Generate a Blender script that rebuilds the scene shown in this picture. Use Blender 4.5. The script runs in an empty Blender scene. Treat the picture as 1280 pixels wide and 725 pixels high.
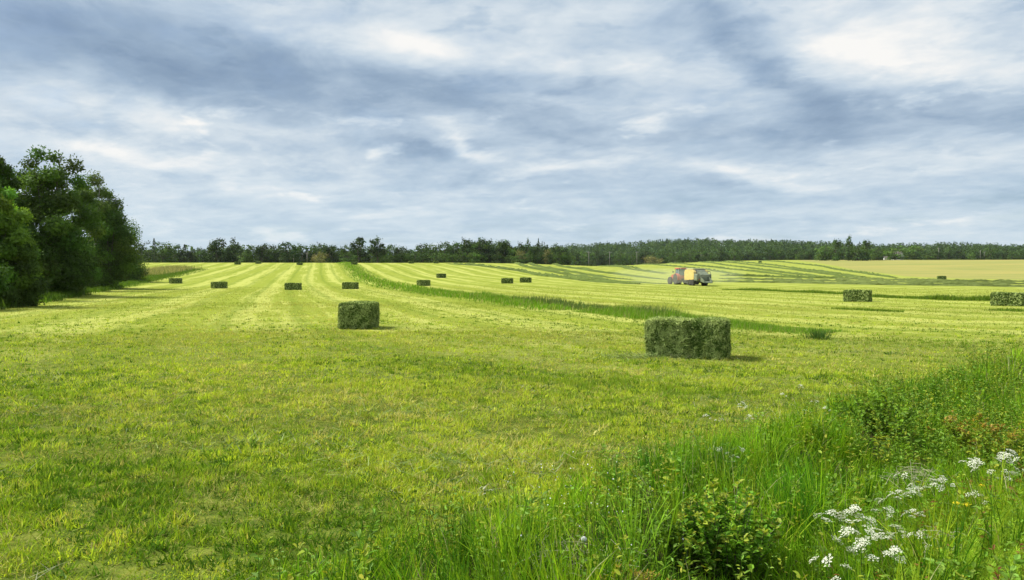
import bpy, math, random
import numpy as np
from mathutils import Vector

rng = np.random.default_rng(11)
random.seed(5)
scene = bpy.context.scene
COL = scene.collection
F, CX, CY, HOR, EYE = 950.0, 640.0, 362.5, 345.0, 1.95
PITCH = math.atan((CY - HOR) / F)

# ------------------------------------------------------------------ noise
def _hash(ix, iy, seed):
    h = (ix.astype(np.int64) * 374761393 + iy.astype(np.int64) * 668265263 + seed * 1442695041) & 0x7fffffff
    h = ((h ^ (h >> 13)) * 1274126177) & 0x7fffffff
    h = h ^ (h >> 16)
    return (h & 0xffff) / 65535.0

def vnoise(x, y, seed=0):
    ix = np.floor(x); iy = np.floor(y)
    fx = x - ix; fy = y - iy
    fx = fx * fx * (3 - 2 * fx); fy = fy * fy * (3 - 2 * fy)
    a = _hash(ix, iy, seed); b = _hash(ix + 1, iy, seed)
    c = _hash(ix, iy + 1, seed); d = _hash(ix + 1, iy + 1, seed)
    return (a * (1 - fx) + b * fx) * (1 - fy) + (c * (1 - fx) + d * fx) * fy

def fbm(x, y, seed=0, octv=4):
    s = 0; a = 0.5; t = 0
    for o in range(octv):
        s = s + a * vnoise(x * 2 ** o + 17.3 * o, y * 2 ** o - 9.1 * o, seed + o)
        t += a; a *= 0.5
    return s / t

def sstep(x, a, b):
    t = np.clip((x - a) / (b - a), 0, 1)
    return t * t * (3 - 2 * t)

# ------------------------------------------------------------------ terrain
_dg = np.arange(0, 5001, 1.0)
def _profile(D, Z):
    z = np.interp(_dg, D, Z)
    k = 31
    zp = np.pad(z, k // 2, mode='edge')
    zs = np.convolve(zp, np.ones(k) / k, 'valid')
    w = np.clip((_dg - 30) / 30, 0, 1)
    return z * (1 - w) + zs * w
PL = _profile([0, 60, 107, 142, 200, 300, 330, 420, 600, 5000], [0, 0, .15, .6, 2.4, 7.25, 7.6, 6.6, 6, 6])
PR = _profile([0, 60, 130, 210, 350, 500, 600, 700, 5000], [0, -.1, .3, 1.0, 4.7, 11.2, 14.6, 14.8, 14.8])
HC = np.array([-3000, 178, 500, 600, 700, 760, 870, 1000, 1100, 1200, 1280, 4000.])
HZ = np.array([26, 26, 27, 31, 35, 40, 47, 42, 35, 37, 34, 32.])
VA = np.array([-1.30, 4.9]); VB = np.array([13.0, 19.5])
VD = (VB - VA) / np.linalg.norm(VB - VA); VN = np.array([VD[1], -VD[0]])

def verge_s(x, y):
    """distance past the mown edge into the roadside verge"""
    wob = (fbm(x * .5, y * .5, 31, 3) - .5) * 1.3
    return (x - VA[0]) * VN[0] + (y - VA[1]) * VN[1] + wob

VS_S = [-100, 0, .5, 1.3, 2.2, 3.2, 4.5, 8, 14, 100]
VS_Z = [0, 0, -.03, -.22, -.30, -.02, .30, .36, .3, .3]
def terrain(x, y):
    x = np.asarray(x, float); y = np.asarray(y, float)
    d = np.sqrt(y * y + (.35 * x) ** 2)
    col = CX + F * x / np.maximum(np.abs(y), 1.0)
    col = np.clip(col, -3000, 4000)
    t = sstep(col, 560, 1000)
    zl = np.interp(d, _dg, PL); zr = np.interp(d, _dg, PR)
    z = zl * (1 - t) + zr * t
    hz = np.interp(col, HC, HZ)
    hs = sstep(d, 640, 1150)
    z = z * (1 - hs) + hz * hs
    z = z - 14 * sstep(d, 1250, 2600)
    und = (fbm(x * .03, y * .03, 3, 3) - .5) * .35 * sstep(d, 6, 30)
    sm = (fbm(x * .35, y * .35, 4, 3) - .5) * .10
    s = verge_s(x, y)
    zv = np.interp(s, VS_S, VS_Z)
    near = 1 - sstep(d, 25, 60)
    return z + und + sm + zv * near

def ray(px, row):
    a = (px - CX) / F; b = (CY - row) / F
    cp, sp = math.cos(PITCH), math.sin(PITCH)
    return np.array([a, cp + b * sp, -sp + b * cp])

def at(px, row, dmin=3, dmax=900):
    """where the view ray through a spot of the photograph meets the ground"""
    v = ray(px, row)
    ys = np.concatenate([np.arange(dmin, 60, .05), np.arange(60, dmax, .5)])
    k = ys / v[1]
    h = EYE + v[2] * k - terrain(v[0] * k, ys)
    i = np.argmax(h <= 0)
    if h[i] > 0:
        i = np.argmin(h)          # grazes the crest
    return float(v[0] * k[i]), float(ys[i])

def gz(x, y): return float(terrain(np.array([x]), np.array([y]))[0])
def up_at(px, row, d):
    v = ray(px, row); k = d / v[1]
    return float(v[0] * k), float(d), float(EYE + v[2] * k)

# ------------------------------------------------------------------ mesh helpers
class MB:
    """collects vertices, polygons, colours; one object out"""
    def __init__(s):
        s.v = []; s.c = []; s.n = 0; s.loops = []; s.tot = []; s.mi = []
    def add(s, V, faces, col=(1, 1, 1), mat=0):
        """faces: (M,k) int array"""
        V = np.asarray(V, float).reshape(-1, 3)
        c = np.asarray(col, float)
        if c.ndim == 1: c = np.tile(c, (len(V), 1))
        s.v.append(V); s.c.append(c)
        if not isinstance(faces, (list, tuple)): faces = [faces]
        for f in faces:
            f = np.asarray(f, np.int64)
            if f.size == 0: continue
            s.loops.append((f + s.n).ravel()); s.tot.append(np.full(len(f), f.shape[1])); s.mi.append(np.full(len(f), mat))
        s.n += len(V)
        return s
    def build(s, name, mats, parent=None, smooth=False):
        V = np.concatenate(s.v); C = np.concatenate(s.c)
        L = np.concatenate(s.loops); T = np.concatenate(s.tot); M = np.concatenate(s.mi)
        me = bpy.data.meshes.new(name)
        me.vertices.add(len(V)); me.vertices.foreach_set('co', V.astype(np.float32).ravel())
        me.loops.add(len(L)); me.loops.foreach_set('vertex_index', L.astype(np.int32))
        me.polygons.add(len(T))
        st = np.concatenate([[0], np.cumsum(T)[:-1]])
        me.polygons.foreach_set('loop_start', st.astype(np.int32))
        me.polygons.foreach_set('loop_total', T.astype(np.int32))
        me.polygons.foreach_set('material_index', M.astype(np.int32))
        me.polygons.foreach_set('use_smooth', np.full(len(T), smooth))
        a = me.attributes.new('col', 'FLOAT_COLOR', 'POINT')
        a.data.foreach_set('color', np.concatenate([C, np.ones((len(C), 1))], 1).astype(np.float32).ravel())
        if not isinstance(mats, (list, tuple)): mats = [mats]
        for m in mats: me.materials.append(m)
        me.update(calc_edges=True)
        o = bpy.data.objects.new(name, me); COL.objects.link(o)
        if parent is not None: o.parent = parent
        return o

def nrm(a): return a / np.maximum(np.linalg.norm(a, axis=-1, keepdims=True), 1e-9)

def box(mb, x0, x1, y0, y1, z0, z1, col=(1, 1, 1), mat=0, bev=0.0, taper=0):
    b = min(bev, (x1 - x0) * .45, (y1 - y0) * .45, (z1 - z0) * .45)
    if b <= 0:
        V = [(x, y, z) for z in (z0, z1) for y in (y0, y1) for x in (x0, x1)]
        Fq = [(0, 2, 3, 1), (4, 5, 7, 6), (0, 1, 5, 4), (2, 6, 7, 3), (0, 4, 6, 2), (1, 3, 7, 5)]
        return mb.add(V, np.array(Fq), col, mat)
    # bevelled: stack of octagon-like rings
    def ring(z, i):
        X0, X1, Y0, Y1 = x0 + i, x1 - i, y0 + i, y1 - i
        return [(X0 + b, Y0, z), (X1 - b, Y0, z), (X1, Y0 + b, z), (X1, Y1 - b, z), (X1 - b, Y1, z), (X0 + b, Y1, z), (X0, Y1 - b, z), (X0, Y0 + b, z)]
    V = ring(z0, b * .7) + ring(z0 + b, 0) + ring(z1 - b, 0) + ring(z1, b * .7)
    q = [(r * 8 + k, r * 8 + (k + 1) % 8, r * 8 + 8 + (k + 1) % 8, r * 8 + 8 + k) for r in range(3) for k in range(8)]
    return mb.add(V, [np.array(q), np.array([tuple(range(7, -1, -1)), tuple(range(24, 32))])], col, mat)

def prism(mb, prof, x0, x1, col=(1, 1, 1), mat=0):
    """profile of (y,z) points extruded along x"""
    n = len(prof)
    V = [(x0, y, z) for y, z in prof] + [(x1, y, z) for y, z in prof]
    q = [(k, (k + 1) % n, n + (k + 1) % n, n + k) for k in range(n)]
    return mb.add(V, [np.array(q), np.array([tuple(range(n - 1, -1, -1)), tuple(range(n, 2 * n))])], col, mat)

def tube(mb, P, R, col=(1, 1, 1), mat=0, n=6):
    P = np.asarray(P, float); R = np.broadcast_to(np.asarray(R, float), (len(P),))
    T = nrm(np.gradient(P, axis=0))
    ref = np.array([0, 0, 1.0]) if abs(T[:, 2]).mean() < .85 else np.array([1.0, 0, 0])
    A = nrm(np.cross(T, ref)); B = np.cross(T, A)
    an = np.arange(n) * 2 * np.pi / n
    V = P[:, None] + R[:, None, None] * (np.cos(an)[None, :, None] * A[:, None] + np.sin(an)[None, :, None] * B[:, None])
    k = np.arange(n); q = []
    for i in range(len(P) - 1):
        q.append(np.stack([i * n + k, i * n + (k + 1) % n, (i + 1) * n + (k + 1) % n, (i + 1) * n + k], 1))
    m = len(P)
    caps = np.array([tuple(range(n - 1, -1, -1)), tuple(range((m - 1) * n, m * n))])
    return mb.add(V.reshape(-1, 3), [np.concatenate(q), caps], col, mat)

def lathe(mb, prof, cx, cy, cz, axis='x', n=24, col=(1, 1, 1), mat=0):
    """profile of (radius, along) points turned about an axis through (cx,cy,cz)"""
    an = np.arange(n) * 2 * np.pi / n
    V = []
    for r, a in prof:
        c, s_ = np.cos(an) * r, np.sin(an) * r
        if axis == 'x': V.append(np.stack([np.full(n, cx + a), cy + c, cz + s_], 1))
        else: V.append(np.stack([cx + c, cy + s_, np.full(n, cz + a)], 1))
    k = np.arange(n)
    q = [np.stack([i * n + k, i * n + (k + 1) % n, (i + 1) * n + (k + 1) % n, (i + 1) * n + k], 1) for i in range(len(prof) - 1)]
    m = len(prof)
    caps = np.array([tuple(range(n - 1, -1, -1)), tuple(range((m - 1) * n, m * n))])
    return mb.add(np.concatenate(V), [np.concatenate(q), caps], col, mat)

def blades(mb, base, h, w, az, lean, col, S=3, lean0=.25, mat=0, face=None):
    N = len(base)
    if N == 0: return mb
    dirn = np.stack([np.cos(az), np.sin(az)], 1)
    if face is None: face = rng.uniform(0, 2 * np.pi, N)
    side = np.stack([np.cos(face), np.sin(face), np.zeros(N)], 1)
    P = base.copy(); lv = []
    for k in range(S):
        t = k / S
        ww = w * (1 - t ** 1.8) * (.75 + .25 * min(1, t * 4 + .2))
        lv.append(P - side * ww[:, None] / 2); lv.append(P + side * ww[:, None] / 2)
        th = lean * (lean0 + (1 - lean0) * (k + 1) / S)
        st = (h / S)[:, None]
        P = P + st * np.concatenate([dirn * np.sin(th)[:, None], np.cos(th)[:, None]], 1)
    lv.append(P)
    K = 2 * S + 1
    V = np.stack(lv, 1).reshape(-1, 3)
    o = np.arange(N)[:, None] * K
    fs = []
    if S > 1:
        fs.append(np.concatenate([o + np.array([2 * k, 2 * k + 1, 2 * k + 3, 2 * k + 2]) for k in range(S - 1)]))
    fs.append(o + np.array([2 * S - 2, 2 * S - 1, 2 * S]))
    return mb.add(V, fs, np.repeat(col, K, 0), mat)

def leaves(mb, c, a, nvec, l, w, col, mat=0, detail=False):
    """leaf faces: centre, axis, normal, length, width"""
    N = len(c)
    if N == 0: return mb
    a = nrm(a); s = nrm(np.cross(nvec, a)); n = np.cross(a, s)
    l = np.broadcast_to(l, (N,))[:, None]; w = np.broadcast_to(w, (N,))[:, None]
    if detail:
        V = np.stack([c - a * l * .5, c - a * l * .18 + s * w * .45 + n * w * .16, c + a * l * .18 + s * w * .42 + n * w * .14,
                      c + a * l * .5 - n * l * .08, c + a * l * .18 - s * w * .42 + n * w * .14, c - a * l * .18 - s * w * .45 + n * w * .16], 1)
        o = np.arange(N)[:, None] * 6
        fs = np.concatenate([o + np.array([0, 1, 2, 3]), o + np.array([0, 3, 4, 5])])
        return mb.add(V.reshape(-1, 3), fs, np.repeat(col, 6, 0), mat)
    V = np.stack([c - a * l * .5, c + s * w * .5, c + a * l * .5, c - s * w * .5], 1)
    o = np.arange(N)[:, None] * 4
    return mb.add(V.reshape(-1, 3), o + np.array([0, 1, 2, 3]), np.repeat(col, 4, 0), mat)

def jitter(col, n, amt=.25, hue=.12):
    c = np.tile(np.asarray(col, float), (n, 1))
    c = c * (1 + rng.uniform(-amt, amt, (n, 1))) * (1 + rng.uniform(-hue, hue, (n, 3)))
    return np.clip(c, 0, 1)

def randdir(n):
    return nrm(rng.normal(size=(n, 3)))

# ------------------------------------------------------------------ tagging
def tag(o, label, cat, group=None, kind=None):
    if label: o['label'] = label
    if cat: o['category'] = cat
    if group: o['group'] = group
    if kind: o['kind'] = kind
    return o
def empty(name, loc=(0, 0, 0), rz=0, scale=1):
    o = bpy.data.objects.new(name, None); COL.objects.link(o)
    o.location = loc; o.rotation_euler = (0, 0, rz); o.scale = (scale,) * 3
    o.empty_display_size = .2
    return o
def copy_tree(o, parent=None):
    c = o.copy(); COL.objects.link(c)
    if parent is not None: c.parent = parent
    for ch in list(o.children): copy_tree(ch, c)
    return c
def remove_tree(o):
    for ch in list(o.children): remove_tree(ch)
    bpy.data.objects.remove(o)

# ------------------------------------------------------------------ materials
def new_mat(name):
    m = bpy.data.materials.new(name); m.use_nodes = True
    nt = m.node_tree; nt.nodes.clear()
    return m, nt, nt.nodes, nt.links
def leaf_mat(name, transl=.35, gloss=.25, rough=.5, gain=1.0, tint=(1.15, 1.1, .5), nscale=0):
    m, nt, N, L = new_mat(name)
    out = N.new('ShaderNodeOutputMaterial')
    at_ = N.new('ShaderNodeAttribute'); at_.attribute_name = 'col'
    src = at_.outputs['Color']
    if nscale:
        tc = N.new('ShaderNodeTexCoord'); nz = N.new('ShaderNodeTexNoise')
        nz.inputs['Scale'].default_value = nscale; nz.inputs['Detail'].default_value = 3
        L.new(tc.outputs['Object'], nz.inputs['Vector'])
        mr = N.new('ShaderNodeMapRange'); mr.inputs[1].default_value = .3; mr.inputs[2].default_value = .7
        mr.inputs[3].default_value = .7; mr.inputs[4].default_value = 1.3
        L.new(nz.outputs[0], mr.inputs[0])
        mx = N.new('ShaderNodeVectorMath'); mx.operation = 'SCALE'
        L.new(src, mx.inputs[0]); L.new(mr.outputs[0], mx.inputs['Scale']); src = mx.outputs[0]
    p = N.new('ShaderNodeBsdfPrincipled'); p.inputs['Roughness'].default_value = rough
    p.inputs['Specular IOR Level'].default_value = gloss
    L.new(src, p.inputs['Base Color'])
    t = N.new('ShaderNodeBsdfTranslucent')
    mu = N.new('ShaderNodeVectorMath'); mu.operation = 'MULTIPLY'; mu.inputs[1].default_value = tint
    L.new(src, mu.inputs[0]); L.new(mu.outputs[0], t.inputs['Color'])
    ms = N.new('ShaderNodeMixShader'); ms.inputs[0].default_value = transl
    L.new(p.outputs[0], ms.inputs[1]); L.new(t.outputs[0], ms.inputs[2]); L.new(ms.outputs[0], out.inputs[0])
    return m
def solid(name, col, rough=.5, metal=0, nscale=4, namt=.2, bump=0, spec=.4):
    m, nt, N, L = new_mat(name)
    out = N.new('ShaderNodeOutputMaterial'); p = N.new('ShaderNodeBsdfPrincipled')
    tc = N.new('ShaderNodeTexCoord'); nz = N.new('ShaderNodeTexNoise')
    nz.inputs['Scale'].default_value = nscale; nz.inputs['Detail'].default_value = 6
    L.new(tc.outputs['Object'], nz.inputs['Vector'])
    r = N.new('ShaderNodeValToRGB')
    r.color_ramp.elements[0].position = .3; r.color_ramp.elements[1].position = .7
    r.color_ramp.elements[0].color = (*[c * (1 - namt) for c in col], 1)
    r.color_ramp.elements[1].color = (*[min(1, c * (1 + namt)) for c in col], 1)
    L.new(nz.outputs[0], r.inputs[0]); L.new(r.outputs[0], p.inputs['Base Color'])
    p.inputs['Roughness'].default_value = rough; p.inputs['Metallic'].default_value = metal
    p.inputs['Specular IOR Level'].default_value = spec
    if bump:
        b = N.new('ShaderNodeBump'); b.inputs['Strength'].default_value = bump
        L.new(nz.outputs[0], b.inputs['Height']); L.new(b.outputs[0], p.inputs['Normal'])
    L.new(p.outputs[0], out.inputs[0])
    return m
M_grass = leaf_mat('grass_blades', .42, .04, .7)
M_leaf = leaf_mat('tree_leaves', .3, .06, .65)
M_weed = leaf_mat('weed_leaves', .36, .12, .55)
M_hay = leaf_mat('hay_stalks', .12, .02, .8, tint=(1.1, 1.05, .7))
M_bark = solid('bark', (.10, .085, .065), .9, 0, 9, .45, .5, .1)
M_barkp = solid('pale_bark', (.30, .28, .24), .85, 0, 7, .45, .3, .1)
M_petal = leaf_mat('white_petals', .3, .1, .7, tint=(1, 1, .95))
M_red = solid('red_paint', (.42, .075, .04), .4, 0, 3, .2)
M_yel = solid('yellow_paint', (.50, .37, .09), .45, 0, 3, .18)
M_cream = solid('cream_paint', (.60, .55, .30), .45, 0, 3, .1)
M_dark = solid('dark_metal', (.045, .05, .045), .55, .3, 5, .3)
M_grey = solid('dusty_grey_metal', (.12, .145, .09), .6, .1, 3, .35)
M_tyre = solid('tyre_rubber', (.035, .034, .03), .9, 0, 6, .4, .2, .1)
M_rim = solid('pale_wheel_rim', (.80, .78, .72), .5, 0, 5, .15)
M_wood = solid('weathered_pole_wood', (.24, .22, .19), .85, 0, 6, .25)
M_wall = solid('white_siding', (.72, .72, .70), .6, 0, 2, .06)
M_roof = solid('dark_roof_shingles', (.12, .10, .09), .8, 0, 2, .25)
M_pane = solid('dark_window_glass', (.03, .04, .05), .1, 0, 2, .1, 0, .8)
def glass_mat():
    m, nt, N, L = new_mat('cab_glass')
    out = N.new('ShaderNodeOutputMaterial'); p = N.new('ShaderNodeBsdfPrincipled')
    p.inputs['Base Color'].default_value = (.10, .16, .17, 1); p.inputs['Roughness'].default_value = .08
    p.inputs['Specular IOR Level'].default_value = .8
    L.new(p.outputs[0], out.inputs[0]); return m
M_glass = glass_mat()

# ------------------------------------------------------------------ ditch, swaths, regions
ditch_px = [(437, 331), (447, 341), (463, 350), (490, 357), (530, 364), (590, 371), (650, 378), (720, 387), (790, 395), (860, 403), (930, 409.5), (1000, 415), (1075, 420)]
DP = np.array([at(*p) for p in ditch_px])
DP = np.concatenate([[DP[0] + (DP[0] - DP[2]) * .9], DP, [[20, 22.5], [34, 20.8], [60, 20], [120, 22]]])
def resample(P, n):
    s = np.concatenate([[0], np.cumsum(np.linalg.norm(np.diff(P, axis=0), axis=1))])
    t = np.linspace(0, s[-1], n)
    Q = np.stack([np.interp(t, s, P[:, k]) for k in range(P.shape[1])], 1)
    for _ in range(3):
        Q[1:-1] = (Q[:-2] + 2 * Q[1:-1] + Q[2:]) / 4
    return Q
DQ = resample(DP, 260)
DT = nrm(np.gradient(DQ, axis=0))
def swath(x, y):
    x = np.asarray(x); y = np.asarray(y)
    sh = x.shape; x = x.ravel(); y = y.ravel()
    u = np.empty(len(x))
    for i in range(0, len(x), 40000):
        dx = x[i:i + 40000, None] - DQ[None, :, 0]; dy = y[i:i + 40000, None] - DQ[None, :, 1]
        d2 = dx * dx + dy * dy; k = d2.argmin(1); r = np.arange(len(k))
        u[i:i + 40000] = np.sqrt(d2[r, k]) * np.sign(DT[k, 0] * dy[r, k] - DT[k, 1] * dx[r, k])
    return u.reshape(sh)
# tan field on the right: the world polygon of its near edge
TE = np.array([at(*p) for p in [(1000, 326.5), (1030, 330), (1075, 339), (1130, 345.5), (1200, 348.5), (1280, 350)]])
def tan_mask(x, y):
    px = CX + F * x / np.maximum(y, 1)
    dist = np.interp(px, CX + F * TE[:, 0] / TE[:, 1], TE[:, 1], left=1e5)
    return sstep(y / dist, .985, 1.03) * (y > 100) * (1 - sstep(np.hypot(x, y), 700, 760))

# ------------------------------------------------------------------ ground sheet
def build_ground():
    r = np.concatenate([[0.0], np.geomspace(1.2, 60, 190), np.geomspace(60.6, 1300, 300), np.geomspace(1340, 4900, 30)])
    a_in = np.radians(np.arange(-48, 48.01, .28)); a_out = np.radians(np.arange(51, 310, 3.0))
    a = np.concatenate([a_in, a_out])
    R, A = np.meshgrid(r, a, indexing='ij')
    x = R * np.sin(A); y = R * np.cos(A)
    z = terrain(x, y)
    nr, na = R.shape
    V = np.stack([x, y, z], -1).reshape(-1, 3)
    i, j = np.meshgrid(np.arange(nr - 1), np.arange(na), indexing='ij')
    j2 = (j + 1) % na
    q = np.stack([i * na + j, i * na + j2, (i + 1) * na + j2, (i + 1) * na + j], -1).reshape(-1, 4)[:, ::-1]
    u = swath(x, y)
    tn = tan_mask(x, y)
    vg = sstep(verge_s(x, y), -.15, .5) * (1 - sstep(np.hypot(x, y), 60, 90))
    fr = sstep(np.hypot(x, y), 690, 760)
    mb = MB(); mb.add(V, q)
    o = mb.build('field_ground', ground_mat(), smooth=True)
    me = o.data
    for nm, arr in (('swath', u), ('tanfield', tn), ('verge', vg), ('woodland', fr)):
        at_ = me.attributes.new(nm, 'FLOAT', 'POINT'); at_.data.foreach_set('value', arr.astype(np.float32).ravel())
    o['kind'] = 'structure'
    return o

class NG:
    """tiny node-graph writer"""
    def __init__(s, nt): s.nt = nt; s.N = nt.nodes; s.L = nt.links
    def put(s, sock, v):
        if isinstance(v, (int, float)): sock.default_value = v
        elif isinstance(v, tuple): sock.default_value = v
        else: s.L.new(v, sock)
    def m(s, op, a, b=0.0, c=0.0, clamp=False):
        n = s.N.new('ShaderNodeMath'); n.operation = op; n.use_clamp = clamp
        s.put(n.inputs[0], a); s.put(n.inputs[1], b); s.put(n.inputs[2], c)
        return n.outputs[0]
    def noise(s, vec, scale, detail=4, rough=.55, dist=0, out=0):
        n = s.N.new('ShaderNodeTexNoise'); s.L.new(vec, n.inputs['Vector'])
        n.inputs['Scale'].default_value = scale; n.inputs['Detail'].default_value = detail
        n.inputs['Roughness'].default_value = rough; n.inputs['Distortion'].default_value = dist
        return n.outputs[out]
    def rng(s, v, a, b, c=0.0, d=1.0, smooth=True):
        n = s.N.new('ShaderNodeMapRange'); n.interpolation_type = 'SMOOTHSTEP' if smooth else 'LINEAR'
        s.put(n.inputs[0], v)
        for k, val in enumerate((a, b, c, d)): n.inputs[k + 1].default_value = val
        return n.outputs[0]
    def mix(s, f, a, b):
        n = s.N.new('ShaderNodeMix'); n.data_type = 'RGBA'
        s.put(n.inputs[0], f)
        for sock, v in ((n.inputs[6], a), (n.inputs[7], b)):
            if isinstance(v, tuple): sock.default_value = (*v, 1) if len(v) == 3 else v
            else: s.L.new(v, sock)
        return n.outputs[2]
    def attr(s, nm):
        n = s.N.new('ShaderNodeAttribute'); n.attribute_name = nm; return n.outputs['Fac']
    def comb(s, x, y, z):
        n = s.N.new('ShaderNodeCombineXYZ'); s.put(n.inputs[0], x); s.put(n.inputs[1], y); s.put(n.inputs[2], z); return n.outputs[0]

# base colours of the field, greener near than far (shared with the blades)
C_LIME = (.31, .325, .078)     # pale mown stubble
C_GREEN = (.17, .275, .018)   # green of the near blades
C_STRAW = (.45, .42, .13)    # dry stubble
C_TAN = (.27, .24, .075)
C_SOIL = (.075, .085, .020)
def ground_mat():
    m, nt, N, L = new_mat('field_turf'); g = NG(nt)
    out = N.new('ShaderNodeOutputMaterial'); p = N.new('ShaderNodeBsdfPrincipled')
    p.inputs['Roughness'].default_value = .95; p.inputs['Specular IOR Level'].default_value = .0
    geo = N.new('ShaderNodeNewGeometry'); pos = geo.outputs['Position']
    sx = N.new('ShaderNodeSeparateXYZ'); L.new(pos, sx.inputs[0])
    u = g.attr('swath')
    flat = g.comb(sx.outputs[0], sx.outputs[1], 0.0)
    n_big = g.noise(flat, .035, 3); n_mid = g.noise(flat, .35, 5, .6); n_fine = g.noise(flat, 3.5, 6, .7)
    # along-swath streaks: noise in (u, slow) space
    lon = g.m('ADD', g.m('MULTIPLY', sx.outputs[1], .02), g.m('MULTIPLY', sx.outputs[0], .01))
    st1 = g.noise(g.comb(g.m('MULTIPLY', u, .55), lon, 0.0), 1.0, 4, .65)
    st2 = g.noise(g.comb(g.m('MULTIPLY', u, 2.6), g.m('MULTIPLY', lon, 4.0), 3.0), 1.0, 3, .6)
    band = g.m('SINE', g.m('ADD', g.m('MULTIPLY', u, 1.05), g.m('MULTIPLY', n_big, 5.0)))
    f = g.m('ADD', g.m('MULTIPLY', st1, 1.5), g.m('MULTIPLY', st2, .9))
    f = g.m('ADD', f, g.m('MULTIPLY', band, .2))
    f = g.m('ADD', f, g.m('MULTIPLY', n_mid, .7))
    f = g.m('ADD', f, g.m('MULTIPLY', n_fine, .25))
    n_cl = g.noise(flat, 1.1, 5, .7)
    f = g.m('ADD', f, g.m('MULTIPLY', g.m('SUBTRACT', n_cl, .5), .6))
    k = g.rng(f, 1.52, 1.96)
    c = g.mix(k, (.195, .228, .034), C_LIME)
    c = g.mix(g.m('MULTIPLY', g.rng(n_mid, .55, .75), .4), c, C_STRAW)
    rowl = g.m('POWER', g.m('ADD', .5, g.m('MULTIPLY', .5, g.m('SINE', g.m('ADD', g.m('MULTIPLY', u, 1.9), g.m('MULTIPLY', n_mid, 2.5))))), 7.0)
    c = g.mix(g.m('MULTIPLY', rowl, g.rng(n_cl, .35, .6, .15, .7)), c, (.115, .16, .022))
    dist = g.m('SQRT', g.m('ADD', g.m('POWER', sx.outputs[0], 2.0), g.m('POWER', sx.outputs[1], 2.0)))
    near = g.m('SUBTRACT', 1.0, g.rng(g.m('ADD', sx.outputs[1], g.m('ADD', g.m('MULTIPLY', n_mid, 16.0), g.m('MULTIPLY', n_big, 26.0))), 27.0, 58.0))  # ground colour shifts to the darker mix towards the near field
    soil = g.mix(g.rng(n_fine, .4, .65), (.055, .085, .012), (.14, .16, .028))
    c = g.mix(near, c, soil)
    # tan field
    tf = g.mix(g.rng(g.noise(g.comb(g.m('MULTIPLY', sx.outputs[0], .25), sx.outputs[1], 0.0), .05, 5, .7), .35, .65), (.19, .205, .06), C_TAN)
    c = g.mix(g.attr('tanfield'), c, tf)
    vs = g.mix(g.rng(n_fine, .35, .65), (.030, .042, .012), (.075, .065, .028))
    c = g.mix(g.attr('verge'), c, vs)
    c = g.mix(g.attr('woodland'), c, (.03, .055, .02))
    L.new(c, p.inputs['Base Color'])
    b = N.new('ShaderNodeBump'); b.inputs['Strength'].default_value = .6; b.inputs['Distance'].default_value = .08
    L.new(g.m('ADD', n_fine, g.m('MULTIPLY', st2, .8)), b.inputs['Height']); L.new(b.outputs[0], p.inputs['Normal'])
    L.new(p.outputs[0], out.inputs[0])
    return m
build_ground()

# ------------------------------------------------------------------ mown grass
def wedge(n, r0, r1, amax=46):
    r = np.sqrt(rng.uniform(r0 * r0, r1 * r1, n)); a = np.radians(rng.uniform(-amax, amax, n))
    return r * np.sin(a), r * np.cos(a)
def field_cols(x, y, u):
    n = len(x)
    st = fbm(u * .55, y * .02 + x * .01, 41, 3); st2 = vnoise(u * 2.6, y * .08 + x * .04, 45)
    mid = fbm(x * .35, y * .35, 43, 4); mot = fbm(x * 3.1, y * 2.2, 47, 3)
    k = sstep(st * .85 + st2 * .45 + mid * .45 + .07 * np.sin(u * 1.05), .62, 1.06)
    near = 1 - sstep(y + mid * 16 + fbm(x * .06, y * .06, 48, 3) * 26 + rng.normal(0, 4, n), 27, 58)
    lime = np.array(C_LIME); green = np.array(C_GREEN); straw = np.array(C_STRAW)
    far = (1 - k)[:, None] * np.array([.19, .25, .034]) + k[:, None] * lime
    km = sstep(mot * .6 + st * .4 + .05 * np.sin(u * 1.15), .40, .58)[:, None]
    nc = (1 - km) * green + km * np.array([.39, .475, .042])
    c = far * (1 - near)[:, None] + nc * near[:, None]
    sm = (rng.random(n) < .05 + .30 * sstep(mid * .6 + mot * .5, .56, .74) * near)[:, None]
    c = np.where(sm, straw * rng.uniform(.7, 1.1, (n, 1)), c)
    return np.clip(c * rng.uniform(.72, 1.28, (n, 1)) * (1 + rng.uniform(-.1, .1, (n, 3))), 0, .6)
def bare(x, y, u=None):
    """thin, raked-out places in the stubble (mostly along the mower's passes)"""
    if u is None: u = swath(x, y)
    f = fbm(x * 1.5, y * 1.1, 65, 4) * .75 + fbm(u * .9, y * .08 + x * .05, 66, 2) * .35 + .05 * np.sin(u * 1.15)
    return sstep(f, .58, .70) * (1 - sstep(np.hypot(x, y), 24, 50))
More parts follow.
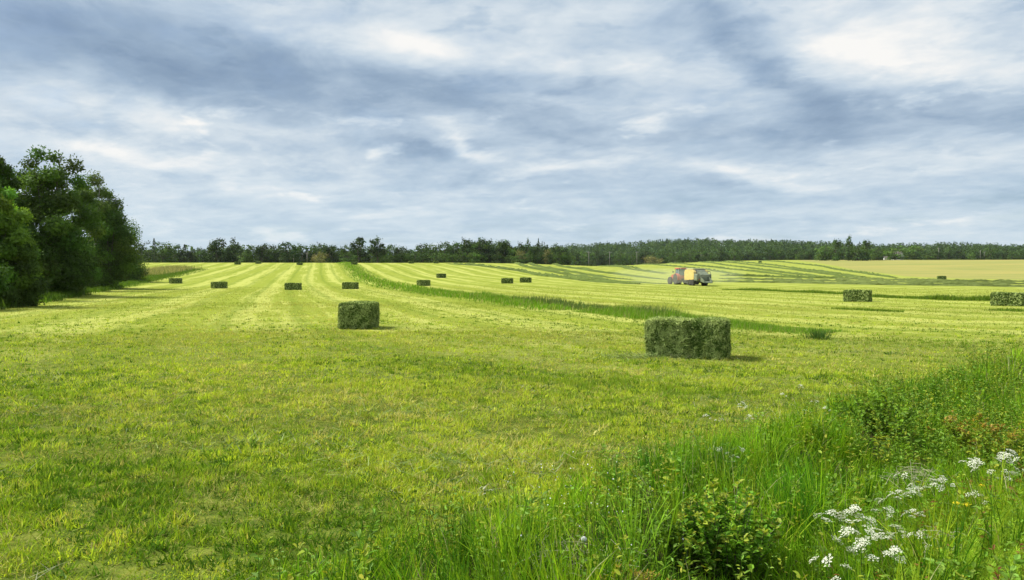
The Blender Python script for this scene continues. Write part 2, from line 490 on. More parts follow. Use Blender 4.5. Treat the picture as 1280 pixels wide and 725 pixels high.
def mown_grass():
    mb = MB()
    for n, r0, r1, h0, h1, w, S in ((105000, 3.2, 8.4, .025, .085, .009, 2), (130000, 7.6, 14.8, .025, .09, .010, 2), (160000, 13, 28, .03, .095, .015, 2),
                                    (250000, 24, 60, .035, .09, .026, 1), (170000, 50, 125, .05, .11, .055, 1)):
        x, y = wedge(n, r0, r1)
        s = verge_s(x, y); u = swath(x, y)
        ok = (s < .25 + rng.normal(0, .15, n)) | (np.hypot(x, y) > 60)
        ok &= ~((np.abs(u) < .8) & (y > 24)) & (rng.random(n) > .6 * bare(x, y, u))
        x, y, u = x[ok], y[ok], u[ok]; n = len(x)
        tuft = fbm(x * 4.5, y * 3.2, 51, 3)
        h = rng.uniform(h0, h1, n) * (.4 + 1.15 * sstep(tuft, .34, .66))
        z = terrain(x, y) - .006
        lean = np.abs(rng.normal(.95, .5, n)).clip(.05, 1.6)
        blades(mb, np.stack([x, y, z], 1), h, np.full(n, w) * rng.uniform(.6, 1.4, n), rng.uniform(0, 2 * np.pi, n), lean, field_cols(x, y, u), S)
    # small tufts of regrowth and uneven stubble
    for nc, r0, r1, nb, w in ((5600, 3.2, 9, 15, .012), (9500, 8.5, 18, 13, .015), (15000, 17, 52, 10, .026)):
        x, y = wedge(nc, r0, r1); ok = (verge_s(x, y) < .1) & (rng.random(nc) > sstep(np.hypot(x, y), 18, 50)) & (rng.random(nc) > .7 * bare(x, y)); x, y = x[ok], y[ok]; nc = len(x)
        st = fbm(swath(x, y) * .55, y * .02, 41, 3); swu = swath(x, y); kk = rng.random(nc) * .8 + .1 + (st - .5) * 1.2 + .26 * np.sin(swu * 1.15 + 1.5 * vnoise(x * .2, y * .2, 49))
        cc = np.where((kk < .34)[:, None], np.array([.065, .145, .010]), np.where((kk < .62)[:, None], np.array([.20, .31, .02]), np.where((kk < .86)[:, None], np.array([.42, .51, .045]), np.array([.50, .47, .15])))) * rng.uniform(.8, 1.2, (nc, 1))
        hc = rng.uniform(.035, .105, nc); rc = rng.uniform(.03, .10, nc)
        m = np.repeat(np.arange(nc), nb); N = len(m); a = rng.uniform(0, 6.28, N); rad = rc[m] * np.sqrt(rng.random(N))
        bx, by = x[m] + rad * np.cos(a) * 1.4, y[m] + rad * np.sin(a)
        blades(mb, np.stack([bx, by, terrain(bx, by) - .006], 1), hc[m] * rng.uniform(.6, 1.3, N), w * rng.uniform(.6, 1.4, N), a + rng.normal(0, .6, N), np.abs(rng.normal(1.0, .45, N)), cc[m] * rng.uniform(.8, 1.2, (N, 1)), 2)
    # brown and straw thatch showing between the tufts
    n = 150000; x, y = wedge(n, 3.3, 30); ok = (verge_s(x, y) < .1) & ((fbm(x * 1.3, y * .9, 63, 4) > rng.uniform(.42, .66, n)) | (rng.random(n) < bare(x, y))); x, y = x[ok], y[ok]; n = len(x)
    cc = np.array([(.22, .21, .045), (.42, .39, .12), (.10, .11, .022), (.30, .34, .06)])[rng.choice(4, n, p=[.3, .25, .25, .2])] * rng.uniform(.7, 1.25, (n, 1))
    blades(mb, np.stack([x, y, terrain(x, y) + rng.uniform(.0, .03, n)], 1), rng.uniform(.04, .11, n), (.006 + .0005 * y) * rng.uniform(.6, 1.5, n), rng.uniform(0, 6.28, n), rng.normal(1.35, .3, n), cc, 1, .9)
    n = 120000; x, y = wedge(n, 3.3, 13); ok = (verge_s(x, y) < .1) & (rng.random(n) < .12 + bare(x, y)); x, y = x[ok], y[ok]; n = len(x)
    cc = np.array([(.25, .23, .05), (.45, .42, .14), (.10, .115, .022), (.22, .31, .035)])[rng.choice(4, n, p=[.28, .24, .22, .26])] * rng.uniform(.6, 1.3, (n, 1))
    blades(mb, np.stack([x, y, terrain(x, y) + rng.uniform(.0, .035, n)], 1), rng.uniform(.03, .12, n), (.0045 + .0004 * y) * rng.uniform(.6, 1.5, n), rng.uniform(0, 6.28, n), rng.normal(1.25, .4, n), cc, 1, .9)
    # cut stalks lying about on the stubble
    n = 60000
    x, y = wedge(n, 3.5, 26)
    g = fbm(x * .55, y * 1.1, 61, 4)
    ok = (g > rng.uniform(.46, .66, n)) & (verge_s(x, y) < 0)
    x, y = x[ok], y[ok]; n = len(x)
    z = terrain(x, y) + rng.uniform(.01, .07, n)
    col = np.where((rng.random(n) < .45)[:, None], np.array([.34, .34, .22]), np.array([.16, .20, .07])) * rng.uniform(.6, 1.25, (n, 1))
    blades(mb, np.stack([x, y, z], 1), rng.uniform(.08, .28, n), rng.uniform(.004, .009, n), rng.uniform(0, 2 * np.pi, n), rng.normal(1.5, .18, n), col, 2, .9)
    o = mb.build('mown_grass', M_grass)
    tag(o, 'short lime green mown hay stubble with scattered cut stalks covering the field', 'grass', kind='stuff')
mown_grass()

# ------------------------------------------------------------------ tall grass of the ditch and field margins
def along(P, n, halfw):
    """random points in a strip along a polyline; halfw per vertex"""
    P = np.asarray(P); hw = np.broadcast_to(halfw, (len(P),))
    seg = np.linalg.norm(np.diff(P, axis=0), axis=1); k = rng.choice(len(seg), n, p=seg / seg.sum())
    t = rng.random(n)
    q = P[k] * (1 - t)[:, None] + P[k + 1] * t[:, None]
    d = nrm(P[k + 1] - P[k]); nn = np.stack([-d[:, 1], d[:, 0]], 1)
    off = rng.normal(0, .5, n).clip(-1.1, 1.1)
    w = hw[k] * (1 - t) + hw[k + 1] * t
    return q + nn * (off * w)[:, None], off
def margin_grass():
    mb = MB()
    dq = DQ[(DQ[:, 1] > 24.2) & (DQ[:, 1] < 330) & (DQ[:, 0] < 12.0)]
    # density by closeness: weight segments
    for lo, hi, n, w, h, hw in ((23, 45, 21000, .018, .42, 1.3), (45, 100, 16000, .045, .42, 2.6), (100, 330, 8000, .11, .5, 3.4)):
        P = dq[(dq[:, 1] > lo - 1) & (dq[:, 1] < hi)]
        q, off = along(P, n, hw)
        cl = fbm(q[:, 0] * .35, q[:, 1] * .35, 71, 3)
        sedge = (off > -.1) & (fbm(q[:, 0] * .18, q[:, 1] * .18, 73, 3) > .44) & (q[:, 1] > 36) & (q[:, 1] < 75)
        col = np.where(sedge[:, None], np.array([.080, .135, .035]), np.array([.125, .25, .018]))
        col = np.where((rng.random(n) < .18)[:, None], np.array([.27, .28, .10]), col) * rng.uniform(.65, 1.35, (n, 1))
        hh = h * rng.uniform(.4, 1.25, n) * (1 - .35 * sstep(q[:, 0], 8, 12)) * (.75 + .6 * sstep(fbm(q[:, 0] * .22, q[:, 1] * .22, 79, 2), .35, .62)) * (.55 + .9 * cl) * np.where(sedge, 1.2, 1.0) * (1 - .45 * np.abs(off)) * np.where(q[:, 0] > 13, .75, 1)
        blades(mb, np.stack([q[:, 0], q[:, 1], terrain(q[:, 0], q[:, 1]) - .02], 1), hh, w * rng.uniform(.6, 1.4, n), rng.normal(.6, 1.2, n), np.abs(rng.normal(.35, .3, n)), col, 2)
    o = mb.build('ditch_grass', M_grass)
    tag(o, 'band of tall uncut grass and dark sedge winding across the mown field', 'tall grass', kind='stuff')
    # unmown lines on the far side
    mb = MB()
    for px, w, n, h in (([(905, 362), (960, 363.5), (1010, 366), (1055, 368)], .9, 5000, .35), ([(1090, 371), (1140, 373), (1190, 375), (1240, 376)], .8, 4500, .4),
                        ([(1046, 386), (1090, 388.5), (1130, 390)], .5, 1600, .22), ([(1240, 388), (1300, 390), (1380, 392)], .9, 1600, .2)):
        P = np.array([at(*p) for p in px]); q, off = along(resample(P, 30), n, w)
        cl = fbm(q[:, 0] * .3, q[:, 1] * .3, 77, 3)
        col = np.array([.12, .20, .022]) * rng.uniform(.6, 1.3, (n, 1))
        blades(mb, np.stack([q[:, 0], q[:, 1], terrain(q[:, 0], q[:, 1]) - .02], 1), h * rng.uniform(.4, 1.2, n) * (.3 + 1.3 * cl), .045 * rng.uniform(.6, 1.4, n), rng.uniform(0, 6.28, n), np.abs(rng.normal(.4, .3, n)), np.broadcast_to(col, (n, 3)), 2)
    o = mb.build('uncut_grass', M_grass)
    tag(o, 'low ragged lines of uncut grass on the far side of the ditch', 'tall grass', kind='stuff')
    # rough strip below the left-hand trees, and the pale reed bed past them
    mb = MB()
    P = np.array([at(-60, 392), at(0, 384), at(60, 374), at(120, 363), at(165, 354), at(200, 347), at(240, 337)])
    n = 16000; q, off = along(resample(P, 60), n, np.linspace(1.4, 4.5, 60))
    col = np.array([.085, .155, .02]) * rng.uniform(.6, 1.3, (n, 1))
    blades(mb, np.stack([q[:, 0] - .6, q[:, 1] + .5, terrain(q[:, 0], q[:, 1]) - .02], 1), rng.uniform(.35, .8, n), .06 * rng.uniform(.6, 1.5, n), rng.uniform(0, 6.28, n), np.abs(rng.normal(.4, .3, n)), np.broadcast_to(col, (n, 3)), 2)
    o = mb.build('rough_grass', M_grass)
    tag(o, 'rough dark green grass along the foot of the left-hand trees', 'tall grass', kind='stuff')
    mb = MB(); n = 9000
    P = np.array([at(176, 346), at(190, 344), at(208, 340.5), at(226, 337)])
    q, off = along(resample(P, 30), n, np.linspace(4, 6, 30))
    q[:, 1] += 3.5; q[:, 0] -= 2.0
    col = np.where((rng.random(n) < .6)[:, None], np.array([.36, .33, .17]), np.array([.16, .21, .05])) * rng.uniform(.6, 1.2, (n, 1))
    blades(mb, np.stack([q[:, 0], q[:, 1], terrain(q[:, 0], q[:, 1]) - .02], 1), rng.uniform(.7, 1.7, n), .07 * rng.uniform(.6, 1.4, n), rng.uniform(0, 6.28, n), np.abs(rng.normal(.2, .2, n)), col, 2)
    o = mb.build('dry_reeds', M_grass)
    tag(o, 'pale dry reeds and grass standing past the left-hand trees', 'reeds', kind='stuff')
margin_grass()
def sedge_tuft():
    x, y = at(1024, 424)
    mb = MB(); n = 420
    r = np.abs(rng.normal(0, .17, n)).clip(0, .36); a = rng.uniform(0, 6.28, n)
    b = np.stack([r * np.cos(a) * 1.3, r * np.sin(a), np.full(n, -.05)], 1)
    blades(mb, b, rng.uniform(.2, .5, n), rng.uniform(.008, .018, n), a, rng.uniform(.15, 1.0, n), jitter((.06, .12, .03), n, .4), 4)
    o = mb.build('sedge_tuft', M_grass); o.location = (x, y, gz(x, y))
    tag(o, 'dark green spiky sedge tuft alone in the mown grass at the end of the ditch', 'sedge')
sedge_tuft()

# ------------------------------------------------------------------ windrows
def windrow(px, w=1.5, h=.4, label=None, col=(.15, .19, .075)):
    P = resample(np.array([at(*p) for p in px]), 140)
    T = nrm(np.gradient(P, axis=0)); Nn = np.stack([-T[:, 1], T[:, 0]], 1)
    e_ = np.minimum(np.arange(140), np.arange(139, -1, -1)) / 14.0; tp = np.clip(e_, .02, 1) ** .6
    prof = np.linspace(-1, 1, 9); V = []; C = []
    for k, a in enumerate(prof):
        nz = fbm(P[:, 0] * .6 + k * 7, P[:, 1] * .6, 81, 3)
        hh = h * (1 - a * a) ** .7 * np.clip(-.75 + 3.4 * nz, .06, 2) * tp - (.03 if abs(a) == 1 else 0)
        q = P + Nn * (a * w * .5 * (.8 + .5 * vnoise(P[:, 0] * .3, P[:, 1] * .3 + k, 83)))[:, None]
        V.append(np.stack([q[:, 0], q[:, 1], terrain(q[:, 0], q[:, 1]) + hh], 1))
        C.append(np.array(col)[None] * (.5 + 1.0 * nz)[:, None])
    V = np.stack(V, 1).reshape(-1, 3); C = np.stack(C, 1).reshape(-1, 3)
    i, j = np.meshgrid(np.arange(139), np.arange(8), indexing='ij')
    q = np.stack([i * 9 + j, i * 9 + j + 1, i * 9 + 10 + j, i * 9 + 9 + j], -1).reshape(-1, 4)
    mb = MB(); mb.add(V, q, C)
    n = 5200
    qq, off = along(P, n, w * .45)
    blades(mb, np.stack([qq[:, 0], qq[:, 1], terrain(qq[:, 0], qq[:, 1]) + h * .2], 1), rng.uniform(.15, .5, n), rng.uniform(.04, .10, n), rng.uniform(0, 6.28, n), rng.normal(1.1, .35, n), jitter(np.array(col) * 1.1, n, .65), 1)
    o = mb.build('hay_windrow', M_hay)
    tag(o, label, 'windrow', 'windrows of raked hay on the far field')
W = [
    ([(588, 327), (622, 329), (655, 333.5), (688, 339.5), (722, 345.5), (760, 350.5), (800, 353.5), (832, 355)], 'curved grey green hay windrow leading up to the tractor from the left'),
    ([(636, 326.5), (668, 329), (700, 333), (735, 338), (775, 343.5), (815, 348), (836, 350)], 'hay windrow curving down behind the tractor, next beyond the one it follows'),
    ([(690, 325.5), (722, 328), (760, 332.5), (800, 337.5), (834, 341.5)], 'hay windrow ending level with the tractor cab roof'),
    ([(745, 325.5), (785, 328), (830, 332), (870, 336), (905, 341), (950, 346)], 'hay windrow crossing just behind the tractor roof'),
    ([(815, 325.5), (860, 327.5), (905, 331.5), (950, 337), (1000, 343.5), (1060, 349)], 'long hay windrow sweeping right from the utility poles'),
    ([(890, 325.6), (930, 328), (975, 332.5), (1030, 340), (1085, 347)], 'hay windrow sweeping towards the tan field, second before its edge'),
    ([(948, 326), (985, 328.5), (1030, 333.5), (1075, 341), (1120, 347.5)], 'dark hay windrow along the left edge of the tan field'),
    ([(560, 330), (600, 332.5), (650, 339), (690, 346), (740, 352), (800, 355.5)], 'dark green windrow nearest the four far bales beyond the ditch'),
    ([(668, 325.8), (700, 327.2), (740, 331), (785, 336.3), (832, 342.5)], 'hay windrow running down to the tractor hood from the crest'),
    ([(782, 325.4), (822, 327.6), (866, 331.6), (915, 337), (960, 341.6), (1010, 346.6)], 'hay windrow passing just above the baler'),
    ([(852, 325.4), (895, 327.6), (940, 331.4), (990, 337), (1040, 343.6), (1080, 348)], 'hay windrow crossing the slope midway between the baler and the tan field'),
    ([(612, 327), (640, 329), (668, 332.5), (700, 338), (740, 344.5), (790, 350)], 'hay windrow on the slope between the crest and the tractor'),
    ([(900, 344.5), (960, 346.2), (1020, 348), (1075, 349.2)], 'short hay windrow level with the baler, to its right'),
    ([(890, 352), (960, 353.5), (1040, 355), (1120, 356.5), (1200, 357.5), (1300, 359)], 'nearest long grey green windrow to the right of the baler'),
    ([(900, 348.5), (980, 350.5), (1060, 352), (1140, 353.5), (1220, 354.5), (1320, 355.5)], 'grey hay windrow below the tan field, second to the right of the baler'),
    ([(1040, 348.5), (1100, 350), (1170, 351.2), (1240, 352.2), (1330, 353)], 'grey hay windrow touching the near edge of the tan field'),
]
for k, (p, l) in enumerate(W):
    right = k >= 13
    windrow(p, 2.0 if right else 2.0, .36 if right else .5, l, (.10, .125, .034) if right else (.085, .115, .026))

# ------------------------------------------------------------------ bales
def bale_mesh(n_st, res, seed, L=2.0, Wd=1.2, H=.95, wid=(.006, .014)):
    r = np.random.default_rng(seed)
    mb = MB(); hx, hy = L / 2, Wd / 2
    g = np.linspace(-1, 1, res)
    def shape(V):
        """rounded corners + lumps + flake and string grooves"""
        P = V.copy(); q = np.stack([P[:, 0] / hx, P[:, 1] / hy, (P[:, 2] - H / 2) / (H / 2)], 1)
        e = 12.0; rr = (np.abs(q) ** e).sum(1) ** (1 / e)
        q = q / np.maximum(rr, .5)[:, None] * np.clip(rr, 0, 1.0)[:, None]
        P = np.stack([q[:, 0] * hx, q[:, 1] * hy, q[:, 2] * H / 2 + H / 2], 1)
        nz = fbm(P[:, 0] * 4 + P[:, 2] * 2.7 + seed, P[:, 1] * 4 + P[:, 2] * 3.1, seed, 4) - .5
        big = fbm(P[:, 0] * 1.3 + seed, P[:, 1] * 1.3 + P[:, 2] * 1.1, seed + 5, 2) - .5
        c = np.array([0, 0, H / 2]); d = nrm(P - c)
        gro = -.018 * np.exp(-((np.abs(P[:, 1]) % .24 - .12) / .02) ** 2)
        crease = (-.07 * np.exp(-((P[:, 0] + .12) / .045) ** 2) * (np.abs(q[:, 1]) > .85)) if seed == 3 else 0
        flake = -.012 * (np.abs(np.sin(P[:, 0] * 14 + seed)) < .2)
        P = P + d * (nz * .10 + big * .10 + gro + flake + crease)[:, None]
        P[:, 2] = np.maximum(P[:, 2], -.02)
        return P
    for ax in range(3):
        for sg in (-1, 1):
            A, B = np.meshgrid(g, g, indexing='ij'); V = np.zeros((res, res, 3))
            V[..., ax] = sg; V[..., (ax + 1) % 3] = A; V[..., (ax + 2) % 3] = B
            V = V.reshape(-1, 3) * np.array([hx, hy, H / 2]) + np.array([0, 0, H / 2])
            P = shape(V)
            i, j = np.meshgrid(np.arange(res - 1), np.arange(res - 1), indexing='ij')
            q = np.stack([i * res + j, (i + 1) * res + j, (i + 1) * res + j + 1, i * res + j + 1], -1).reshape(-1, 4)
            if sg < 0: q = q[:, ::-1]
            t = fbm(P[:, 0] * 9 + P[:, 2] * 5, P[:, 1] * 9 + P[:, 2] * 7, seed + 9, 3)
            mb.add(P, q, np.array([.042, .066, .014]) * (.5 + 1.1 * t)[:, None])
    # stalks and leaves sticking out of every face
    area = np.array([Wd * H, Wd * H, L * H, L * H, L * Wd]); fc = r.choice(5, n_st, p=area / area.sum())
    a, b = r.uniform(-1, 1, n_st), r.uniform(-1, 1, n_st)
    V = np.zeros((n_st, 3)); Nn = np.zeros((n_st, 3))
    for f, (ax, sg) in enumerate(((0, -1), (0, 1), (1, -1), (1, 1), (2, 1))):
        mk = fc == f
        V[mk, ax] = sg; V[mk, (ax + 1) % 3] = a[mk]; V[mk, (ax + 2) % 3] = b[mk]; Nn[mk, ax] = sg
    P = shape(V * np.array([hx, hy, H / 2]) + np.array([0, 0, H / 2]))
    tan = nrm(np.cross(Nn, nrm(r.normal(size=(n_st, 3)))) + np.array([0, 0, -.25]))
    tan = nrm(tan + Nn * np.where(r.random((n_st, 1)) < .2, r.uniform(.5, 1.3, (n_st, 1)), r.uniform(-.05, .4, (n_st, 1))))
    kcl = fbm(P[:, 0] * 9 + P[:, 2] * 4, P[:, 1] * 9 + P[:, 2] * 9, seed + 3, 3)
    sidek = np.where(P[:, 0] > -.12, .16, -.12) if seed == 3 else 0
    pale = (r.random(n_st) < .22 + sidek + .6 * sstep(kcl, .42, .66))[:, None]
    col = np.where(pale, np.array([.41, .485, .16]), np.array([.10, .16, .032])) * r.uniform(.5, 1.35, (n_st, 1))
    leaves(mb, P + Nn * .012, tan, nrm(Nn + r.normal(0, .55, (n_st, 3))), r.uniform(.05, .22, n_st), r.uniform(*wid, n_st) * np.where(pale[:, 0], 1.35, 1), col)
    return mb
bale_kinds = [bale_mesh(26000, 44, 3), bale_mesh(16000, 36, 8, 2.1, 1.25, .98, (.009, .018)), bale_mesh(5000, 20, 5, wid=(.02, .04)), bale_mesh(1500, 12, 9, wid=(.03, .07))]
bale_data = {}
def bale(kind, px, row, turn, label, tx=0):
    """stands with its nearest bottom corner at the ground seen at (px,row); turn = yaw of the long side off the view ray"""
    x, y = at(px, row)
    ra = math.atan2(x, y)
    yaw = -ra + math.radians(turn)
    if kind in bale_data:
        o = bale_data[kind].copy(); COL.objects.link(o)
    else:
        o = bale_kinds[kind].build('hay_bale', M_hay); bale_data[kind] = o
    L, Wd = ((2.0, 1.2), (2.1, 1.25), (2.0, 1.2), (2.0, 1.2))[kind]
    c, s = math.cos(yaw), math.sin(yaw)
    # move the centre back along the view ray by half the bale's depth there
    dep = .5 * (abs(L * math.sin(math.radians(turn))) + abs(Wd * math.cos(math.radians(turn)))) * .92
    x2, y2 = x + dep * math.sin(ra), y + dep * math.cos(ra)
    o.location = (x2, y2, gz(x2, y2) - .015); o.rotation_euler = (random.uniform(-.01, .01), random.uniform(-.012, .012), yaw)
    tag(o, label, 'hay bale', 'square hay bales lying on the mown field')
    return o
bale(0, 860, 449, 173, 'largest green square hay bale, nearest the camera, long side on, beside the uncut ditch')
bale(1, 449, 411.5, 80, 'second largest hay bale, alone in the middle of the mown field, square end on')
bale(2, 1072, 377.5, 170, 'dark hay bale to the right of the tractor, its long side towards the camera')
bale(2, 1259.5, 382.5, 174, 'dark hay bale at the right border of the field')
bale(2, 366.5, 362.5, 158, 'hay bale third from the left-hand trees, below the single round tree')
bale(2, 274, 360.5, 28, 'hay bale second from the left-hand trees')
bale(2, 219.5, 354.5, 24, 'hay bale closest to the left-hand trees')
bale(2, 438, 361.5, 150, 'small hay bale just left of the ditch grass, behind the second largest bale')
bale(2, 529.5, 357.5, 32, 'nearer left hay bale of the four just beyond the ditch')
bale(3, 551.5, 347.5, 20, 'farthest hay bale of the four just beyond the ditch')
bale(3, 634, 354.5, 165, 'left hay bale of the close pair beyond the sedge')
bale(3, 657, 353.3, 160, 'right hay bale of the close pair beyond the sedge')
bale(3, 1177, 349.5, 12, 'small far hay bale at the near edge of the tan field')
cr = 'tiny hay bale on the field crest '
bale(3, 374.5, 331.2, 10, cr + 'at the foot of the single round tree')
bale(3, 297, 330.8, 15, cr + 'below the large dark round tree')
bale(3, 323, 329.8, 175, cr + 'second from the left of all')
bale(3, 443, 331, 170, cr + 'at the top of the ditch grass')
bale(3, 514, 329.4, 15, cr + 'just right of the ditch grass')
bale(3, 545, 329.2, 5, cr + 'farther right of the ditch grass')
bale(3, 950, 328.2, 0, cr + 'right of tractor and baler')

def loose_hay():
    mb = MB()
    for px, row, n, sx, sy in ((788, 447.5, 500, .42, .16), (850, 452, 90, .8, .12), (475, 412, 60, .5, .2), (420, 411, 60, .3, .15), (745, 452, 160, .6, .2), (560, 455, 260, 1.2, .3), (500, 520, 420, 1.0, .35), (555, 585, 500, .8, .3), (330, 560, 300, .9, .3)):
        x0, y0 = at(px, row); x = x0 + rng.normal(0, sx, n); y = y0 + rng.normal(0, sy, n)
        w = .005 + .0006 * y0
        blades(mb, np.stack([x, y, terrain(x, y) + rng.uniform(.0, .09, n)], 1), rng.uniform(.08, .26, n), np.full(n, w) * rng.uniform(.6, 1.4, n), rng.uniform(0, 6.28, n), rng.normal(1.45, .25, n), np.where((rng.random(n) < .5)[:, None], np.array([.20, .25, .085]), np.array([.11, .165, .04])) * rng.uniform(.6, 1.4, (n, 1)), 2, .9)
    tag(mb.build('loose_hay', M_hay), 'loose grey green wisps of cut hay scattered by the bales and over the stubble', 'hay', kind='stuff')
loose_hay()

# ------------------------------------------------------------------ trees
def clumped_crown(mb, r, cents, rads, n, leaf, cols, mat=0, squash=.8):
    k = r.choice(len(cents), n, p=rads ** 2.2 / (rads ** 2.2).sum())
    d = nrm(r.normal(size=(n, 3))); rad = rads[k] * r.random(n) ** .42
    P = cents[k] + d * rad[:, None] * np.array([1, 1, squash])
    nn = nrm(d * .9 + r.normal(0, .5, (n, 3)) + np.array([0, 0, .45]))
    ax = nrm(np.cross(nn, r.normal(size=(n, 3))))
    c = cols[k] * r.uniform(.7, 1.3, (n, 1))
    lf = leaf * r.uniform(.6, 1.4, n)
    leaves(mb, P, ax, nn, lf, lf * .62, c, mat)
def tree_parts(seed, H, Wd, n, leaf, col, low=.12, nc=46, trunk_r=.16, lobes=3, skew=0.0, gap=0.0, narrow_top=.8, fat=1.3):
    """limbs first, then leaf clumps on the limb ends"""
    r = np.random.default_rng(seed); tr = MB(); cr = MB()
    tops = []
    forks = lobes
    base = np.array([0, 0, -.3])
    T = []
    for f in range(forks):
        a = f * 6.283 / forks + r.uniform(-.6, .6); sp = Wd * .20 * r.uniform(.4, 1.1)
        hh = H * r.uniform(.78, 1.0) if f else H * .97
        t = np.linspace(0, 1, 9)
        P = np.stack([sp * np.cos(a) * t ** 1.3 + skew * t + r.normal(0, .05, 9) * t, sp * np.sin(a) * t ** 1.3 + r.normal(0, .05, 9) * t, -.3 + (hh * .93) * t], 1)
        tube(tr, P, trunk_r * (1 - t * .9) * (1.0 if f == 0 else .75), n=7); T.append(P)
    cents = []; rads = []
    for i in range(nc):
        f = r.integers(forks); P = T[f]
        t = low + (1 - low) * (i + r.random()) / nc
        zi = t * 8; k = min(int(zi), 7); p0 = P[k] + (P[k + 1] - P[k]) * (zi - k)
        tq = np.clip((t - low * .4) / (1 - low * .4), 0, 1) ** narrow_top
        env = max(0, 1 - abs(2 * tq - 1) ** 2.3) ** .55 * Wd * .47 + .03 * Wd
        a = r.uniform(0, 6.283); rad = env * r.uniform(.35, 1.0)
        q = np.array([P[k][0] + np.cos(a) * rad * .85, P[k][1] + np.sin(a) * rad * .85, p0[2] + r.uniform(-.02, .09) * H])
        m = (p0 + q) / 2 + np.array([0, 0, -.05 * rad])
        tube(tr, [p0, m, q], [trunk_r * .32 * (1 - t * .6), trunk_r * .2 * (1 - t * .6), trunk_r * .06], n=4)
        cents.append(q); rads.append(fat * Wd * r.uniform(.10, .20) * (1 - gap * r.random()) * (1.1 - .45 * t))
    cents = np.array(cents); rads = np.array(rads)
    cols = np.array(col)[None] * r.uniform(.55, 1.45, (nc, 1)) * (1 + r.uniform(-.12, .12, (nc, 3)))
    clumped_crown(cr, r, cents, rads, n, leaf, cols)
    # stray sprigs so the outline is ragged
    m = n // 9; k = r.integers(nc, size=m); d = nrm(r.normal(size=(m, 3)) + np.array([0, 0, .3]))
    leaves(cr, cents[k] + d * (rads[k] * r.uniform(.85, 1.25, m))[:, None], nrm(d + r.normal(0, .4, (m, 3))), nrm(r.normal(size=(m, 3))), leaf * r.uniform(.6, 1.3, m), leaf * .5, cols[k])
    return tr, cr
def near_tree(name, label, cat, px, base_row, top_row, wpx, seed, n, leaf, col, d=None, bark=None, group=None, **kw):
    if d is None: x, y = at(px, base_row)
    else: x, y = (px - CX) / F * d, d
    z = gz(x, y)
    H = (EYE + (HOR - top_row) / F * y) - z; Wd = wpx / F * y
    tr, cr = tree_parts(seed, H * 1.07, Wd, int(n * 1.5), leaf * 1.3, col, **kw)
    root = empty(name, (x, y, z)); tag(root, label, cat, group)
    tr.build('trunk', bark or M_bark, root, True); cr.build('crown', M_leaf, root)
    return root
DK = (.072, .132, .021); MD = (.08, .15, .025); LT = (.12, .225, .028)
near_tree('broadleaf_tree', 'tallest dark broadleaf tree at the left, dense from foot to top', 'tree', 58, 371, 183, 104, 21, 30000, .20, DK, nc=74, lobes=4, low=.06, gap=.1, trunk_r=.22)
near_tree('broadleaf_tree', 'open crowned birch like tree right of the tallest dark tree, sky showing through', 'tree', 119, 361, 223, 76, 22, 20000, .22, (.09, .145, .03), bark=M_barkp, nc=60, lobes=4, gap=.5, low=.10, trunk_r=.2)
near_tree('broadleaf_tree', 'lowest rounded tree at the right end of the left-hand trees', 'tree', 152, 352.5, 281, 54, 23, 18000, .22, (.085, .145, .024), nc=64, low=.0, lobes=5, fat=1.6)
near_tree('broadleaf_tree', 'bright green maple like tree cut by the left border of the photo', 'tree', 2, 384, 236, 80, 24, 22000, .16, LT, nc=60, low=.18, lobes=3, gap=.15)
near_tree('broadleaf_tree', 'tall slim dark tree rising behind the bright green maple like tree', 'tree', -4, 380, 186, 62, 25, 18000, .18, (.062, .118, .02), d=62, nc=54, lobes=3, low=.1)
near_tree('broadleaf_tree', 'dark tree in the gap between the tallest tree and the birch like tree', 'tree', 96, 362, 232, 62, 26, 15000, .22, (.075, .14, .022), d=92, nc=44, low=.05)
near_tree('broadleaf_tree', 'full round crowned tree between the birch like tree and the lowest one', 'tree', 137, 358, 254, 62, 27, 15000, .22, (.08, .14, .024), d=104, nc=54, low=.03, fat=1.5)
near_tree('broadleaf_tree', 'dark tree standing behind the left border trees', 'tree', -52, 362, 205, 95, 28, 12000, .24, DK, d=66, nc=40)
near_tree('bush', 'dark round bush in front of the left-hand trees at the field edge', 'bush', 20, 383.5, 300, 80, 29, 16000, .13, (.065, .112, .022), nc=40, low=.0, trunk_r=.07, lobes=5)
near_tree('bush', 'leafy bush under the tallest dark tree', 'bush', 78, 369, 305, 64, 30, 11000, .17, (.075, .135, .022), nc=36, low=0., trunk_r=.07, lobes=5)
near_tree('bush', 'leafy bush under the birch like tree', 'bush', 126, 360, 308, 50, 32, 9000, .2, (.075, .135, .022), nc=30, low=0., trunk_r=.07, lobes=5)
near_tree('bush', 'bush at the left border below the bright green maple like tree', 'bush', -48, 388, 290, 90, 34, 10000, .14, (.06, .11, .02), nc=36, low=0., trunk_r=.07, lobes=5)

